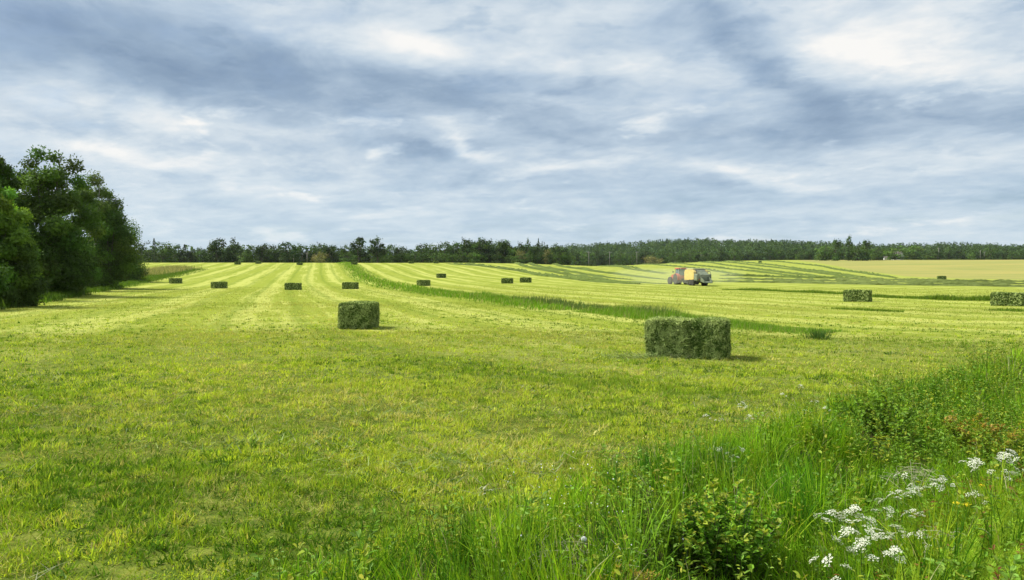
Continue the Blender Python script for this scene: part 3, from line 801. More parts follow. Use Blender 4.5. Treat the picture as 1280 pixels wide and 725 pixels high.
# far trees: one mesh each (too small to show parts), several variants copied
def far_variant(seed, H, Wd, n, leaf, col, **kw):
    tr, cr = tree_parts(seed, H, Wd, n, leaf, col, nc=kw.pop('nc', 30), **kw)
    mb = MB()
    for src, mi in ((tr, 0), (cr, 1)):
        off = mb.n
        mb.v += src.v; mb.c += src.c; mb.loops += [l + off for l in src.loops]; mb.tot += src.tot; mb.mi += [np.full(len(m), mi) for m in src.mi]
        mb.n += src.n
    return mb
def conifer_variant(seed, H, Wd, n, col):
    r = np.random.default_rng(seed); mb = MB()
    tube(mb, [(0, 0, -.3), (0, 0, H * .5), (0, 0, H)], [.18, .1, .02], n=6, mat=0)
    t = r.random(n) ** .7; rad = Wd * .5 * (1 - t) ** .8 * (.55 + .45 * (np.sin(t * 40) > -.2)) * r.random(n) ** .4
    a = r.uniform(0, 6.283, n); P = np.stack([np.cos(a) * rad, np.sin(a) * rad, H * (.08 + .92 * t)], 1)
    ax = nrm(np.stack([np.cos(a), np.sin(a), np.full(n, -.35)], 1) + r.normal(0, .2, (n, 3)))
    leaves(mb, P, ax, nrm(np.array([0, 0, 1.0]) + r.normal(0, .5, (n, 3))), r.uniform(.4, .9, n) * (1.1 - t * .6), r.uniform(.15, .3, n), np.array(col) * r.uniform(.6, 1.4, (n, 1)), 1)
    return mb
VARS = {
    'dark': [far_variant(s, 10, 8.5, 1500, .66, (.036, .066, .016), low=.03, trunk_r=.2) for s in (101, 102, 103)],
    'mid': [far_variant(s, 10, 9.5, 1500, .66, (.058, .105, .022), low=.03, trunk_r=.2) for s in (111, 112, 113)],
    'open': [far_variant(s, 10, 7, 1000, .6, (.040, .07, .02), low=.32, trunk_r=.2, nc=18, gap=.2) for s in (121, 122)],
    'light': [far_variant(s, 10, 8.5, 1500, .66, (.085, .15, .03), low=.02, trunk_r=.2) for s in (131, 132)],
    'poplar': [far_variant(s, 10, 5.0, 1500, .6, (.070, .128, .03), low=.04, trunk_r=.2, nc=34, fat=1.9) for s in (141, 142)],
    'conifer': [conifer_variant(151, 10, 5, 900, (.028, .052, .018))],
    'blossom': [far_variant(s, 10, 13, 1200, .7, (.20, .20, .075), low=.0, trunk_r=.15) for s in (161, 162)],
}
NM = {'dark': 'broadleaf_tree', 'mid': 'broadleaf_tree', 'open': 'broadleaf_tree', 'light': 'broadleaf_tree', 'poplar': 'poplar_tree', 'conifer': 'conifer_tree', 'blossom': 'blossoming_bush'}
GL = {
    'dark': 'dark green broadleaf tree in the far treeline beyond the mown field',
    'mid': 'mid green broadleaf tree in the far treeline beyond the mown field',
    'open': 'thin crowned tree with bare lower trunk in the far treeline',
    'light': 'light green young broadleaf tree in the far treeline',
    'poplar': 'narrow poplar tree in the far treeline',
    'conifer': 'dark pointed conifer in the far treeline', 'blossom': 'pale yellow bush in the far treeline'}
vdata = {}; vuse = {}
def far_tree(kind, px, top, d, wpx=None, label=None, sub=0):
    i = vuse.get(kind, 0); vuse[kind] = i + 1; k = (kind, i % len(VARS[kind]))
    if k not in vdata: o = VARS[kind][k[1]].build(NM[kind], [M_bark, M_leaf]); vdata[k] = o
    else: o = vdata[k].copy(); COL.objects.link(o)
    x = (px - CX) / F * d; z = gz(x, d) - .1
    H = max(2.0, EYE + (HOR - top) / F * d - z)
    sz = H / 10.2; natw = {'dark': 8.5, 'mid': 9.5, 'open': 7, 'light': 8.5, 'poplar': 6.2, 'conifer': 5, 'blossom': 13}[kind]
    sx = (wpx / F * d / natw) * 1.1 if wpx else max(sz, .7) * random.uniform(.95, 1.5)
    o.location = (x, d, z); o.scale = (sx, sx, sz); o.rotation_euler = (0, 0, random.uniform(0, 6.28))
    tag(o, label or GL[kind], 'bush' if kind == 'blossom' else 'tree', None if label else ('trees of the far treeline: ' + kind))
    return o
# ones the photo lets you tell apart
T = [('conifer', 193, 297, 342, 13, 'dark pointed conifer just right of the left-hand trees'),
     ('dark', 272, 293, 338, 30, 'large dark round tree on the left treeline, taller than its neighbours'),
     ('dark', 292, 295.5, 340, 22, 'dark tree joined to the right of the large round tree on the left treeline'),
     ('dark', 361, 299.5, 338, 28, 'single round tree at the crest between the large dark tree and the pale bush'),
     ('blossom', 399, 313, 334, 20, 'pale yellow bush on the left treeline beside a whitish pole'),
     ('dark', 414, 303, 342, 26, 'dark tree right behind the pale yellow bush of the left treeline'),
     ('open', 448, 294, 340, 26, 'left tree of the tall dark pair standing above the ditch grass'),
     ('open', 472, 294.5, 341, 29, 'right tree of the tall dark pair standing above the ditch grass'),
     ('mid', 436, 316, 334, 26, 'low green tree at the foot of the tall dark pair'),
     ('dark', 585, 296, 352, 26, 'left tree of the dark hump in the middle of the treeline'),
     ('dark', 605, 294, 356, 30, 'middle, highest tree of the dark hump in the middle of the treeline'),
     ('dark', 629, 295, 358, 26, 'right tree of the dark hump in the middle of the treeline'),
     ('conifer', 673, 297, 420, 9, 'slim conifer tip right of the dark hump in the treeline'),
     ('mid', 660, 297.5, 410, 14, 'tree beside the slim conifer right of the dark hump'),
     ('blossom', 650, 311.5, 345, 15, 'upright pale yellow bush in front of the middle of the treeline'),
     ('blossom', 817, 318.5, 560, 22, 'low pale yellow bush under the poles above the tractor'),
     ('blossom', 684, 311, 352, 18, 'olive yellow bush right of the upright pale bush'),
     ('poplar', 1044, 293.5, 545, 16, 'tallest left poplar of the group on the right treeline'),
     ('poplar', 1061, 294, 548, 11, 'slim middle poplar of the group on the right treeline'),
     ('poplar', 1081, 294.5, 546, 15, 'right poplar of the group on the right treeline'),
     ('light', 1030, 304, 550, 22, 'light green tree at the left foot of the poplar group'),
     ('mid', 1072, 306, 540, 26, 'green tree filling the gap under the poplar group'),
     ('light', 1118, 305.5, 575, 24, 'light green tree behind the white farmhouse'),
     ('light', 1142, 304, 580, 26, 'light green tree right of the white farmhouse'),
     ('mid', 1096, 308, 560, 22, 'green tree between the poplar group and the white farmhouse')]
for t in T: far_tree(*t)
px = 174
while px < 706:
    d = random.uniform(346, 400) if px < 500 else random.uniform(350, 410)
    hump = 4 * math.exp(-((px - 610) / 55) ** 2)
    top = random.uniform(302.5, 310) - hump - (2 if 520 < px < 700 else 0)
    if random.random() < .25: top -= 2.5
    far_tree(random.choices(['dark', 'mid', 'light', 'conifer'], [6, 3.5, .5, .2])[0], px, top, d)
    px += random.uniform(6, 10)
px = 500
while px < 710:
    far_tree(random.choices(['mid', 'light', 'dark'], [5, 1, 3])[0], px, random.uniform(312, 318), random.uniform(338, 348)); px += random.uniform(9, 15)
px = 700
while px < 1300:
    top = random.uniform(308, 317)
    far_tree(random.choices(['dark', 'mid', 'light'], [5, 4, .4])[0], px, top, random.uniform(625, 690)); px += random.uniform(7, 11)
px = 1000
while px < 1300:
    far_tree(random.choices(['dark', 'mid', 'light'], [4, 4, 1.2])[0], px, random.uniform(309, 316), random.uniform(590, 615)); px += random.uniform(10, 16)

def forest(n, c0, c1, d0, d1, name, label, q=46):
    r = np.random.default_rng(77 + n); mb = MB()
    d = np.sqrt(r.uniform(d0 * d0, d1 * d1, n)); px = r.uniform(c0, c1, n)
    x = (px - CX) / F * d; z = terrain(x, d)
    H = r.uniform(7, 13, n) * (.75 + .5 * fbm(x * .012, d * .012, 5, 3)); Wd = r.uniform(7, 14, n)
    con = r.random(n) < .13; Wd = np.where(con, 5.0, Wd); H = np.where(con, H * 1.05, H)
    base = np.where(con[:, None], np.array([.030, .056, .022]), np.where((r.random(n) < .35)[:, None], np.array([.066, .112, .03]), np.array([.042, .078, .02])))
    base = base * r.uniform(.75, 1.3, (n, 1))
    k = np.repeat(np.arange(n), q); N = len(k)   # leaf clumps of each crown
    t = r.random(N); env = np.where(con[k], (1 - t) ** .8, np.sqrt(np.clip(1 - (2 * t - .8) ** 2 / 1.5, 0, 1)))
    a = r.uniform(0, 6.283, N); rad = Wd[k] * .5 * env * r.random(N) ** .35
    P = np.stack([x[k] + np.cos(a) * rad, d[k] + np.sin(a) * rad, z[k] + H[k] * (.12 + .88 * t)], 1)
    nn = nrm(np.stack([np.cos(a), np.sin(a), np.full(N, .5)], 1) + r.normal(0, .6, (N, 3)))
    sz = r.uniform(1.0, 2.2, N) * np.where(con[k], .8, 1)
    leaves(mb, P, nrm(np.cross(nn, r.normal(size=(N, 3)))), nn, sz, sz * .7, base[k] * r.uniform(.7, 1.3, (N, 1)))
    for i in range(0, n, 9): tube(mb, [(x[i], d[i], z[i] - .3), (x[i], d[i], z[i] + H[i] * .7)], [.25, .1], (.08, .07, .05), n=4)
    tag(mb.build(name, M_leaf), label, 'woodland', kind='stuff')
forest(3600, 540, 1420, 690, 1230, 'hill_woodland', 'dark green wooded hill rising beyond the right half of the field')
forest(900, -80, 720, 420, 900, 'far_woodland', 'dark woods beyond the left part of the field, behind the treeline', 46)

# ------------------------------------------------------------------ poles, wires, house
def pole_proto():
    root = empty('utility_pole')
    mb = MB(); tube(mb, [(0, 0, -.5), (0, 0, 5), (0, 0, 10)], [.19, .16, .13], n=8); mb.build('post', M_wood, root, True)
    mb = MB(); box(mb, -1.1, 1.1, -.07, .07, 9.3, 9.46, bev=.02); mb.build('crossarm', M_wood, root)
    for xx in (-1, 0, 1):
        mb = MB(); lathe(mb, [(.05, 0), (.08, .05), (.05, .12), (.08, .17), (.03, .25)], xx, 0, 9.46 if xx else 10.0, 'z', 8); mb.build('insulator', M_rim, root)
    return root
PP = pole_proto()
poles = [(736, 314.2, 640, 'right after the middle of the treeline, leftmost of the row'), (762, 314.3, 640, 'second from the left of the row on the right'), (796, 314.5, 640, 'left of the low pale yellow bush'),
         (844, 314.8, 642, 'directly above the tractor'), (876, 315, 645, 'directly above the baler'), (885, 316.5, 630, 'close pair right of the baler, shorter one'),
         (960, 315.3, 650, 'between the baler and the poplar group'), (1173, 309.5, 606, 'right of the white farmhouse, tallest in the row'), (1225, 313, 612, 'left one of the far right pair'), (1230, 314.5, 618, 'right one of the far right pair'),
         (384, 315.5, 336, 'whitish one left of the pale yellow bush'), (367, 318, 337, 'at the foot of the single round tree')]
tops = []
for k, (px, top, d, l) in enumerate(poles):
    o = PP if k == 0 else copy_tree(PP)
    x = (px - CX) / F * d; z = gz(x, d); zt = EYE + (HOR - top) / F * d
    s = max(.35, (zt - z) / 10.2); o.location = (x, d, z); o.scale = (max(s, .75),) * 2 + (s,)
    o.rotation_euler = (0, 0, .15)
    tag(o, 'grey wooden utility pole ' + l, 'utility pole', 'utility poles along the far road')
    if k < 7 and k != 5: tops.append((x, d, z + 10.1 * s))
mb = MB()
for a, b in zip(tops[:-1], tops[1:]):
    t = np.linspace(0, 1, 8)[:, None]; P = np.array(a) * (1 - t) + np.array(b) * t
    P[:, 2] -= .7 * 4 * (t * (1 - t))[:, 0]
    tube(mb, P, .06, n=4)
tag(mb.build('power_cable', M_dark), 'thin overhead power cable strung along the row of far poles', 'power cable')

def house():
    d = 585; x = (1122 - CX) / F * d; z = gz(x, d)
    root = empty('farmhouse', (x, d, z), .35); tag(root, 'small white farmhouse half hidden among the trees on the right horizon', 'house')
    mb = MB(); prism(mb, [(-2.6, -.5), (2.6, -.5), (2.6, 3.6), (0, 6.2), (-2.6, 3.6)], -3.4, 3.4); w = mb.build('wall', M_wall, root); w.rotation_euler = (0, 0, 1.57)
    mb = MB(); prism(mb, [(-3.0, 3.25), (-2.9, 3.15), (0, 6.1), (2.9, 3.15), (3.0, 3.25), (0, 6.45)], -3.7, 3.7); rf = mb.build('roof', M_roof, root); rf.rotation_euler = (0, 0, 1.57)
    mb = MB(); box(mb, .6, 1.1, -.3, .3, 5, 7.1, bev=.03); mb.build('chimney', M_wood, rf)
    for xx in (-1.2, 1.2):
        for zz in (1.0, 3.4):
            if zz > 3 and xx > 0: continue
            mb = MB(); box(mb, xx - .45, xx + .45, -3.47, -3.38, zz, zz + 1.2); wn = mb.build('window', M_rim, root)
            mb = MB(); box(mb, xx - .37, xx + .37, -3.49, -3.475, zz + .08, zz + 1.12); mb.build('pane', M_pane, wn)
    d2 = 582; x2 = (1107.5 - CX) / F * d2
    r2 = empty('garden_shed', (x2, d2, gz(x2, d2)), -.2); tag(r2, 'small white shed at the field edge left of the farmhouse', 'shed')
    mb = MB(); prism(mb, [(-1.3, -.4), (1.3, -.4), (1.3, 1.7), (0, 2.5), (-1.3, 1.7)], -1.6, 1.6); mb.build('wall', M_wall, r2)
    mb = MB(); prism(mb, [(-1.55, 1.5), (-1.5, 1.42), (0, 2.48), (1.5, 1.42), (1.55, 1.5), (0, 2.7)], -1.8, 1.8); mb.build('roof', M_roof, r2)
house()

# ------------------------------------------------------------------ tractor and baler (local +y = forward)
def wheel(root, name, x, y, R, w, rimR):
    sg = 1 if x > 0 else -1
    wh = empty(name, (x, y, R)); wh.parent = root
    mb = MB(); hw = w / 2
    lathe(mb, [(rimR, -hw * .8), (R * .86, -hw), (R * .97, -hw * .75), (R, -hw * .3), (R, hw * .3), (R * .97, hw * .75), (R * .86, hw), (rimR, hw * .8)], 0, 0, 0, 'x', 28)
    nl = 20
    for k in range(nl):      # tread lugs
        a = k * 6.283 / nl
        for s2 in (-1, 1):
            aa = a + s2 * .08
            c, s_ = math.cos(aa), math.sin(aa); c2, s3 = math.cos(aa + .11), math.sin(aa + .11)
            V = [(0, c * R * .985, s_ * R * .985), (s2 * hw * .95, c2 * R * .95, s3 * R * .95), (s2 * hw * .95, c2 * R * 1.0, s3 * R * 1.0), (0, c * R * 1.035, s_ * R * 1.035)]
            V += [(p[0], p[1] * math.cos(.07) - p[2] * math.sin(.07), p[1] * math.sin(.07) + p[2] * math.cos(.07)) for p in V]
            mb.add(V, np.array([(0, 1, 2, 3), (7, 6, 5, 4), (0, 4, 5, 1), (3, 2, 6, 7), (1, 5, 6, 2), (0, 3, 7, 4)]))
    mb.build('tyre', M_tyre, wh, True)
    mb = MB(); lathe(mb, [(rimR * 1.02, -hw * .7), (rimR * .9, -hw * .3), (rimR * .35, sg * hw * .1), (rimR * .35, sg * hw * .25), (rimR * .9, sg * hw * .35), (rimR * 1.02, hw * .72)][::1], 0, 0, 0, 'x', 24)
    mb.build('rim', M_rim, wh, True)
    return wh
def tractor(loc, rz):
    r = empty('tractor', loc, rz); tag(r, 'dusty red tractor with glazed cab pulling the yellow baler on the far field', 'tractor')
    mb = MB()
    prism(mb, [(2.9, .75), (3.05, 1.0), (3.0, 1.55), (2.6, 1.78), (.75, 1.95), (.75, .9)], -.42, .42); mb.build('hood', M_red, r)
    mb = MB(); prism(mb, [(2.9, .55), (2.9, .78), (.75, .92), (-.9, 1.05), (-.9, .55)], -.33, .33); mb.build('chassis', M_dark, r)
    mb = MB(); prism(mb, [(3.052, 1.02), (3.06, 1.0), (3.02, 1.5), (3.01, 1.5)], -.33, .33); mb.build('grille', M_dark, r)
    for s in (-1, 1):
        mb = MB(); box(mb, s * .27 - .09, s * .27 + .09, 3.02, 3.075, 1.2, 1.34, bev=.02); mb.build('headlight', M_rim, r)
    # cab: frame, panes, roof
    cab = MB()
    box(cab, -.78, .78, -.75, .8, 1.05, 1.62, bev=.05)
    cb = cab.build('cab', M_red, r)
    mb = MB()
    for xx, yy, xt, yt in ((-.74, .72, -.68, .55), (.74, .72, .68, .55), (-.74, -.7, -.7, -.72), (.74, -.7, .7, -.72), (-.76, .05, -.71, .0), (.76, .05, .71, 0)):
        tube(mb, [(xx, yy, 1.6), (xt, yt, 2.78)], .05, n=6)
    mb.build('pillars', M_dark, cb)
    for nm, V in (('rear_window', [(-.7, -.72, 1.63), (.7, -.72, 1.63), (.67, -.735, 2.76), (-.67, -.735, 2.76)]), ('windscreen', [(.7, .74, 1.63), (-.7, .74, 1.63), (-.65, .57, 2.76), (.65, .57, 2.76)]),
                  ('side_window', [(-.75, .7, 1.63), (-.75, -.68, 1.63), (-.69, -.7, 2.76), (-.69, .54, 2.76)]), ('side_window', [(.75, -.68, 1.63), (.75, .7, 1.63), (.69, .54, 2.76), (.69, -.7, 2.76)])):
        V = np.array(V); nn = nrm(np.cross(V[1] - V[0], V[3] - V[0])); mb = MB()
        mb.add(np.concatenate([V, V - nn * .012]), np.array([(0, 1, 2, 3), (7, 6, 5, 4), (0, 4, 5, 1), (1, 5, 6, 2), (2, 6, 7, 3), (3, 7, 4, 0)])); mb.build(nm, M_glass, cb)
    mb = MB(); box(mb, -.88, .88, -.95, .82, 2.77, 2.98, bev=.07); rf = mb.build('roof', M_red, cb)
    for s in (-1, 1):
        mb = MB(); box(mb, s * .6 - .1, s * .6 + .1, -1.0, -.952, 2.82, 2.92, bev=.02); mb.build('work_light', M_rim, rf)
        # fender over the rear wheel
        an = np.linspace(-.15, 2.6, 12); pr = [(-.2 - 1.02 * math.cos(a), .95 + 1.02 * math.sin(a)) for a in an]; pr2 = [(-.2 - .96 * math.cos(a), .95 + .96 * math.sin(a)) for a in an[::-1]]
        mb = MB(); prism(mb, pr + pr2, *sorted((s * .62, s * 1.25))); mb.build('fender', M_red, r)
        mb = MB(); tube(mb, [(s * .8, .6, 2.3), (s * 1.15, .68, 2.3)], .02); box(mb, s * 1.2 - .1, s * 1.2 + .1, .66, .7, 2.1, 2.45, bev=.02); mb.build('mirror', M_dark, r)
        mb = MB(); box(mb, *sorted((s * 1.28, s * 1.1)), -1.12, -1.06, 1.3, 1.42, bev=.02); mb.build('tail_light', M_red, r)
    mb = MB(); tube(mb, [(.5, 1.0, 1.85), (.5, 1.0, 2.9), (.5, .95, 3.02)], [.06, .055, .05], n=8); mb.build('exhaust_pipe', M_dark, r)
    mb = MB(); tube(mb, [(-.55, .9, .6), (.55, .9, .6)], .05); box(mb, -.6, .6, -1.05, -.9, .5, .75, bev=.03); box(mb, -.12, .12, -1.5, -1.0, .42, .52); mb.build('hitch', M_dark, r)
    for s in (-1, 1):
        wheel(r, 'rear_wheel', s * .98, -.2, .95, .58, .60); wheel(r, 'front_wheel', s * .92, 2.35, .68, .46, .44)
def baler(loc, rz):
    r = empty('hay_baler', loc, rz); tag(r, 'yellow square hay baler with dusty grey rear chute, towed behind the red tractor', 'baler')
    mb = MB(); prism(mb, [(5.6, .38), (5.6, .50), (2.6, .85), (2.2, .85), (2.2, .6)], -.14, .14); mb.build('drawbar', M_dark, r)
    mb = MB(); tube(mb, [(0, 2.4, 1.0), (0, 5.0, .75), (0, 5.9, .72)], .07); mb.build('drive_shaft', M_dark, r)
    mb = MB(); lathe(mb, [(.2, -.12), (.55, -.12), (.55, .12), (.2, .12)], 0, 2.75, 1.25, 'x', 20); mb.build('flywheel', M_dark, r)
    mb = MB(); box(mb, -.8, .8, -3.2, 2.4, .75, 1.75, bev=.06); mb.build('bale_chamber', M_grey, r)
    for s in (-1, 1):   # big moulded side shields
        mb = MB(); prism(mb, [(2.3, .95), (2.3, 2.35), (1.9, 2.72), (-1.2, 2.72), (-1.75, 2.3), (-1.75, 1.05), (-.2, .95)], *sorted((s * .86, s * 1.28))); sp = mb.build('side_shield', M_yel, r)
    mb = MB(); prism(mb, [(2.35, 1.75), (2.38, 2.2), (2.0, 2.76), (-1.3, 2.76), (-1.7, 2.3), (-1.7, 1.75)], -.85, .85); mb.build('hood', M_dark, r)
    mb = MB(); box(mb, -1.2, 1.2, -1.3, 1.5, 2.77, 2.86, bev=.03); mb.build('top_cover', M_cream, r)
    mb = MB(); prism(mb, [(-1.76, 1.76), (-1.76, 2.55), (-2.5, 2.3), (-3.3, 1.76)], -.7, .7); mb.build('knotter_guard', M_grey, r)
    mb = MB()
    for s in (-1, 1):
        tube(mb, [(s * 1.1, -1.8, 2.45), (s * 1.1, -3.0, 2.35), (s * 1.1, -3.2, 1.2)], .035)
    tube(mb, [(-1.1, -3.0, 2.35), (1.1, -3.0, 2.35)], .035); mb.build('hand_rail', M_dark, r)
    for s in (-1, 1):
        mb = MB(); box(mb, *sorted((s * .82, s * 1.3)), -3.1, -1.9, .85, 1.95, bev=.08); mb.build('twine_box', M_grey, r)
    mb = MB(); prism(mb, [(-3.2, .68), (-3.2, .8), (-4.9, .55), (-4.9, .45)], -.68, .68)
    for s in (-1, 1): prism(mb, [(-3.2, .7), (-3.2, 1.5), (-4.8, .85), (-4.8, .5)], *sorted((s * .70, s * .75)))
    mb.build('bale_chute', M_grey, r)
    mb = MB(); lathe(mb, [(.1, -1.0), (.42, -1.0), (.42, 1.0), (.1, 1.0)], 0, 1.7, .55, 'x', 16)
    for k in range(10):
        for xx in np.linspace(-.9, .9, 9):
            a = k * .628; tube(mb, [(xx, 1.7 + .42 * math.cos(a), .55 + .42 * math.sin(a)), (xx, 1.7 + .6 * math.cos(a + .25), .60 + .52 * math.sin(a + .25))], .012, n=4)
    mb.build('pickup_reel', M_dark, r)
    mb = MB(); tube(mb, [(-1.0, -.1, .52), (1.0, -.1, .52)], .07); tube(mb, [(-1.0, -1.2, .52), (1.0, -1.2, .52)], .07); box(mb, -.6, .6, -1.4, .1, .55, .78, bev=.03); mb.build('axle', M_dark, r)
    for s in (-1, 1):
        for yy in (-.1, -1.2): wheel(r, 'wheel', s * 1.12, yy, .52, .42, .34)
        mb = MB(); box(mb, s * .9 - .12, s * .9 + .12, -3.27, -3.2, 1.0, 1.12, bev=.02); mb.build('tail_light', M_red, r)
x, y = at(872.5, 357.5)
hd = math.radians(9.5)            # heading: mostly away, a little left
fx, fy = -math.sin(hd), math.cos(hd)
y += 3.0; x += .5
baler((x, y, gz(x, y)), hd)
tx, ty = x + fx * 7.0, y + fy * 7.0
h2 = hd + .10
tractor((tx, ty, gz(tx, ty)), h2)

def dust():
    mb = MB(); nu, nv = 40, 22
    U, V = np.meshgrid(np.linspace(0, 2 * np.pi, nu, endpoint=False), np.linspace(.02, np.pi - .02, nv), indexing='ij')
    P = np.stack([np.sin(V) * np.cos(U), np.sin(V) * np.sin(U), np.cos(V)], -1)
    rad = .55 + .95 * fbm(np.cos(U) * 1.9 + 3, np.sin(U) * 1.9 + V * 2.1, 91, 3) * np.sin(V)
    P = P * rad[..., None] * np.array([10, 7, 2.0])
    i, j = np.meshgrid(np.arange(nu), np.arange(nv - 1), indexing='ij')
    q = np.stack([i * nv + j, i * nv + j + 1, ((i + 1) % nu) * nv + j + 1, ((i + 1) % nu) * nv + j], -1).reshape(-1, 4)
    mb.add(P.reshape(-1, 3), [q, np.array([tuple(np.arange(nu) * nv)]), np.array([tuple(np.arange(nu)[::-1] * nv + nv - 1)])])
    m, nt, N, L = new_mat('dust_air'); out = N.new('ShaderNodeOutputMaterial'); v = N.new('ShaderNodeVolumePrincipled')
    v.inputs['Color'].default_value = (.86, .86, .74, 1); v.inputs['Density'].default_value = .016; v.inputs['Anisotropy'].default_value = .2
    L.new(v.outputs[0], out.inputs['Volume'])
    o = mb.build('dust_cloud', m, None, True); o.location = (tx - 1.5, ty - 7, gz(tx, ty) + 1.5)
    tag(o, 'thin pale dust cloud hanging round the tractor and baler', 'dust', kind='stuff')
dust()

# ------------------------------------------------------------------ roadside verge
def in_verge(n, s0, s1, r0=2.6, r1=34):
    x, y = wedge(n * 3, r0, r1, 50)
    s = verge_s(x, y); ok = (s > s0) & (s < s1)
    return x[ok][:n], y[ok][:n], s[ok][:n]
def pxof(x, y): return CX + F * x / y
WZ = [(*at(742, 700), .9), (*at(690, 650), .7), (*at(860, 640), .8), (*at(1160, 500), 2.4), (*at(1250, 545), 2.0), (*at(1090, 560), .9), (*at(1130, 690), .9), (*at(960, 560), .7)]
def weed_zone(x, y):
    """where broad-leaved weeds stand instead of grass tussocks"""
    z = np.zeros_like(np.asarray(x, float))
    for cx, cy, r in WZ: z = np.maximum(z, np.exp(-((x - cx) ** 2 + (y - cy) ** 2) / (r * r)))
    return np.maximum(z, sstep(fbm(np.asarray(x) * .7 + 9, np.asarray(y) * .7, 241, 3), .54, .66))
def verge_grass():
    mb = MB()
    c0 = np.array([.155, .315, .013]); c1 = np.array([.27, .43, .025]); c2 = np.array([.055, .155, .010]); dry = np.array([.36, .35, .17])
    # low sward between the tussocks
    for n, s0, s1, r0, r1, w in ((24000, -.1, 4.6, 2.6, 9.8, .009), (26000, -.1, 4.2, 9.2, 16.5, .012), (24000, -.1, 9, 15.5, 40, .020)):
        x, y, s = in_verge(n, s0, s1, r0, r1); n = len(x)
        cl = fbm(x * .9, y * .9, 201, 3); k = sstep(fbm(x * .45, y * .45, 205, 2), .3, .7)[:, None]
        bank = sstep(s, 2.3, 3.1)
        h = (.12 + .26 * sstep(cl, .3, .75)) * rng.uniform(.5, 1.3, n) * (1 - .3 * bank)
        col = np.where((rng.random(n) < .25)[:, None], c1, c2 * (1 - k) + c0 * k) * rng.uniform(.65, 1.3, (n, 1))
        keep = rng.random(n) > bank * .6
        P = np.stack([x, y, terrain(x, y) - .02], 1)[keep]
        blades(mb, P, h[keep], (w * rng.uniform(.5, 1.5, n))[keep], rng.uniform(0, 6.28, n)[keep], np.abs(rng.normal(.8, .5, n))[keep], col[keep], 3, .15)
    # tussocks: blades arching out of a common foot
    for nc, s0, s1, r0, r1, nb, w in ((620, .0, 3.0, 2.8, 9.8, 66, .0095), (760, .0, 2.9, 9.3, 17, 54, .015), (800, .0, 8, 16, 40, 40, .024), (130, 2.8, 4.7, 2.6, 12, 40, .010)):
        x, y, s = in_verge(nc, s0, s1, r0, r1); nc = len(x)
        ok = rng.random(nc) > .80 * weed_zone(x, y); x, y, s = x[ok], y[ok], s[ok]; nc = len(x)
        pat = fbm(x * .55, y * .55, 221, 3)
        Hc = (.20 + .56 * sstep(pat, .34, .68)) * rng.uniform(.7, 1.2, nc) * (.45 + .55 * sstep(s, 0, 1.1)) * (.6 + .4 * sstep(x, -1.2, .3)) * np.where(r0 > 15, .95, 1)
        kk = rng.random(nc); cc = np.where((kk < .35)[:, None], c1, np.where((kk < .72)[:, None], c0, c2)) * rng.uniform(.75, 1.2, (nc, 1)) * (1 + rng.uniform(-.12, .12, (nc, 3)))
        m = np.repeat(np.arange(nc), nb); N = len(m)
        a = rng.uniform(0, 6.28, N); rad = np.abs(rng.normal(0, .07, N)) * (1 + 1.2 * Hc[m])
        bx, by = x[m] + rad * np.cos(a), y[m] + rad * np.sin(a)
        wa = vnoise(x * .5, y * .5, 225)[m] * 6.28
        az = np.where(rng.random(N) < .45, wa + rng.normal(0, .5, N), a)
        lean = np.abs(rng.normal(.75, .5, N)).clip(.08, 2.0)
        col = np.where((rng.random(N) < .04)[:, None], dry, cc[m]) * rng.uniform(.75, 1.25, (N, 1))
        blades(mb, np.stack([bx, by, terrain(bx, by) - .02], 1), Hc[m] * rng.uniform(.55, 1.15, N), w * rng.uniform(.5, 1.5, N), az, lean, col, 4, .12)
    # flowering stems with feathery heads
    x, y, s = in_verge(240, .2, 3.0, 4, 22); n = len(x)
    keep = fbm(x * .5, y * .5, 231, 2) > .48; x, y = x[keep], y[keep]; n = len(x)
    for i in range(n):
        z = gz(x[i], y[i]); h = rng.uniform(.55, .88); a = rng.uniform(0, 6.28); l = rng.uniform(.02, .14)
        tip = np.array([x[i] + l * math.cos(a), y[i] + l * math.sin(a), z + h]); b = np.array([x[i], y[i], z - .02]); md = (b + tip) / 2 + np.array([-l * .25 * math.cos(a), -l * .25 * math.sin(a), .01])
        c = np.array([.24, .30, .08]) * rng.uniform(.8, 1.2)
        tube(mb, [b, md, tip], [.0024, .002, .0012], c, n=3)
        m = 16; t = rng.uniform(.8, 1.0, m); p = md + (tip - md) * ((t - .5) * 2)[:, None]
        leaves(mb, p + rng.normal(0, .008, (m, 3)), nrm(np.array([0, 0, 1.]) + rng.normal(0, .45, (m, 3))), randdir(m), .028, .007, np.array([.30, .30, .12]) * rng.uniform(.7, 1.2, (m, 1)))
    tag(mb.build('verge_grass', M_grass), 'long bright green uncut grass in tussocks filling the roadside verge and ditch', 'tall grass', kind='stuff')
verge_grass()

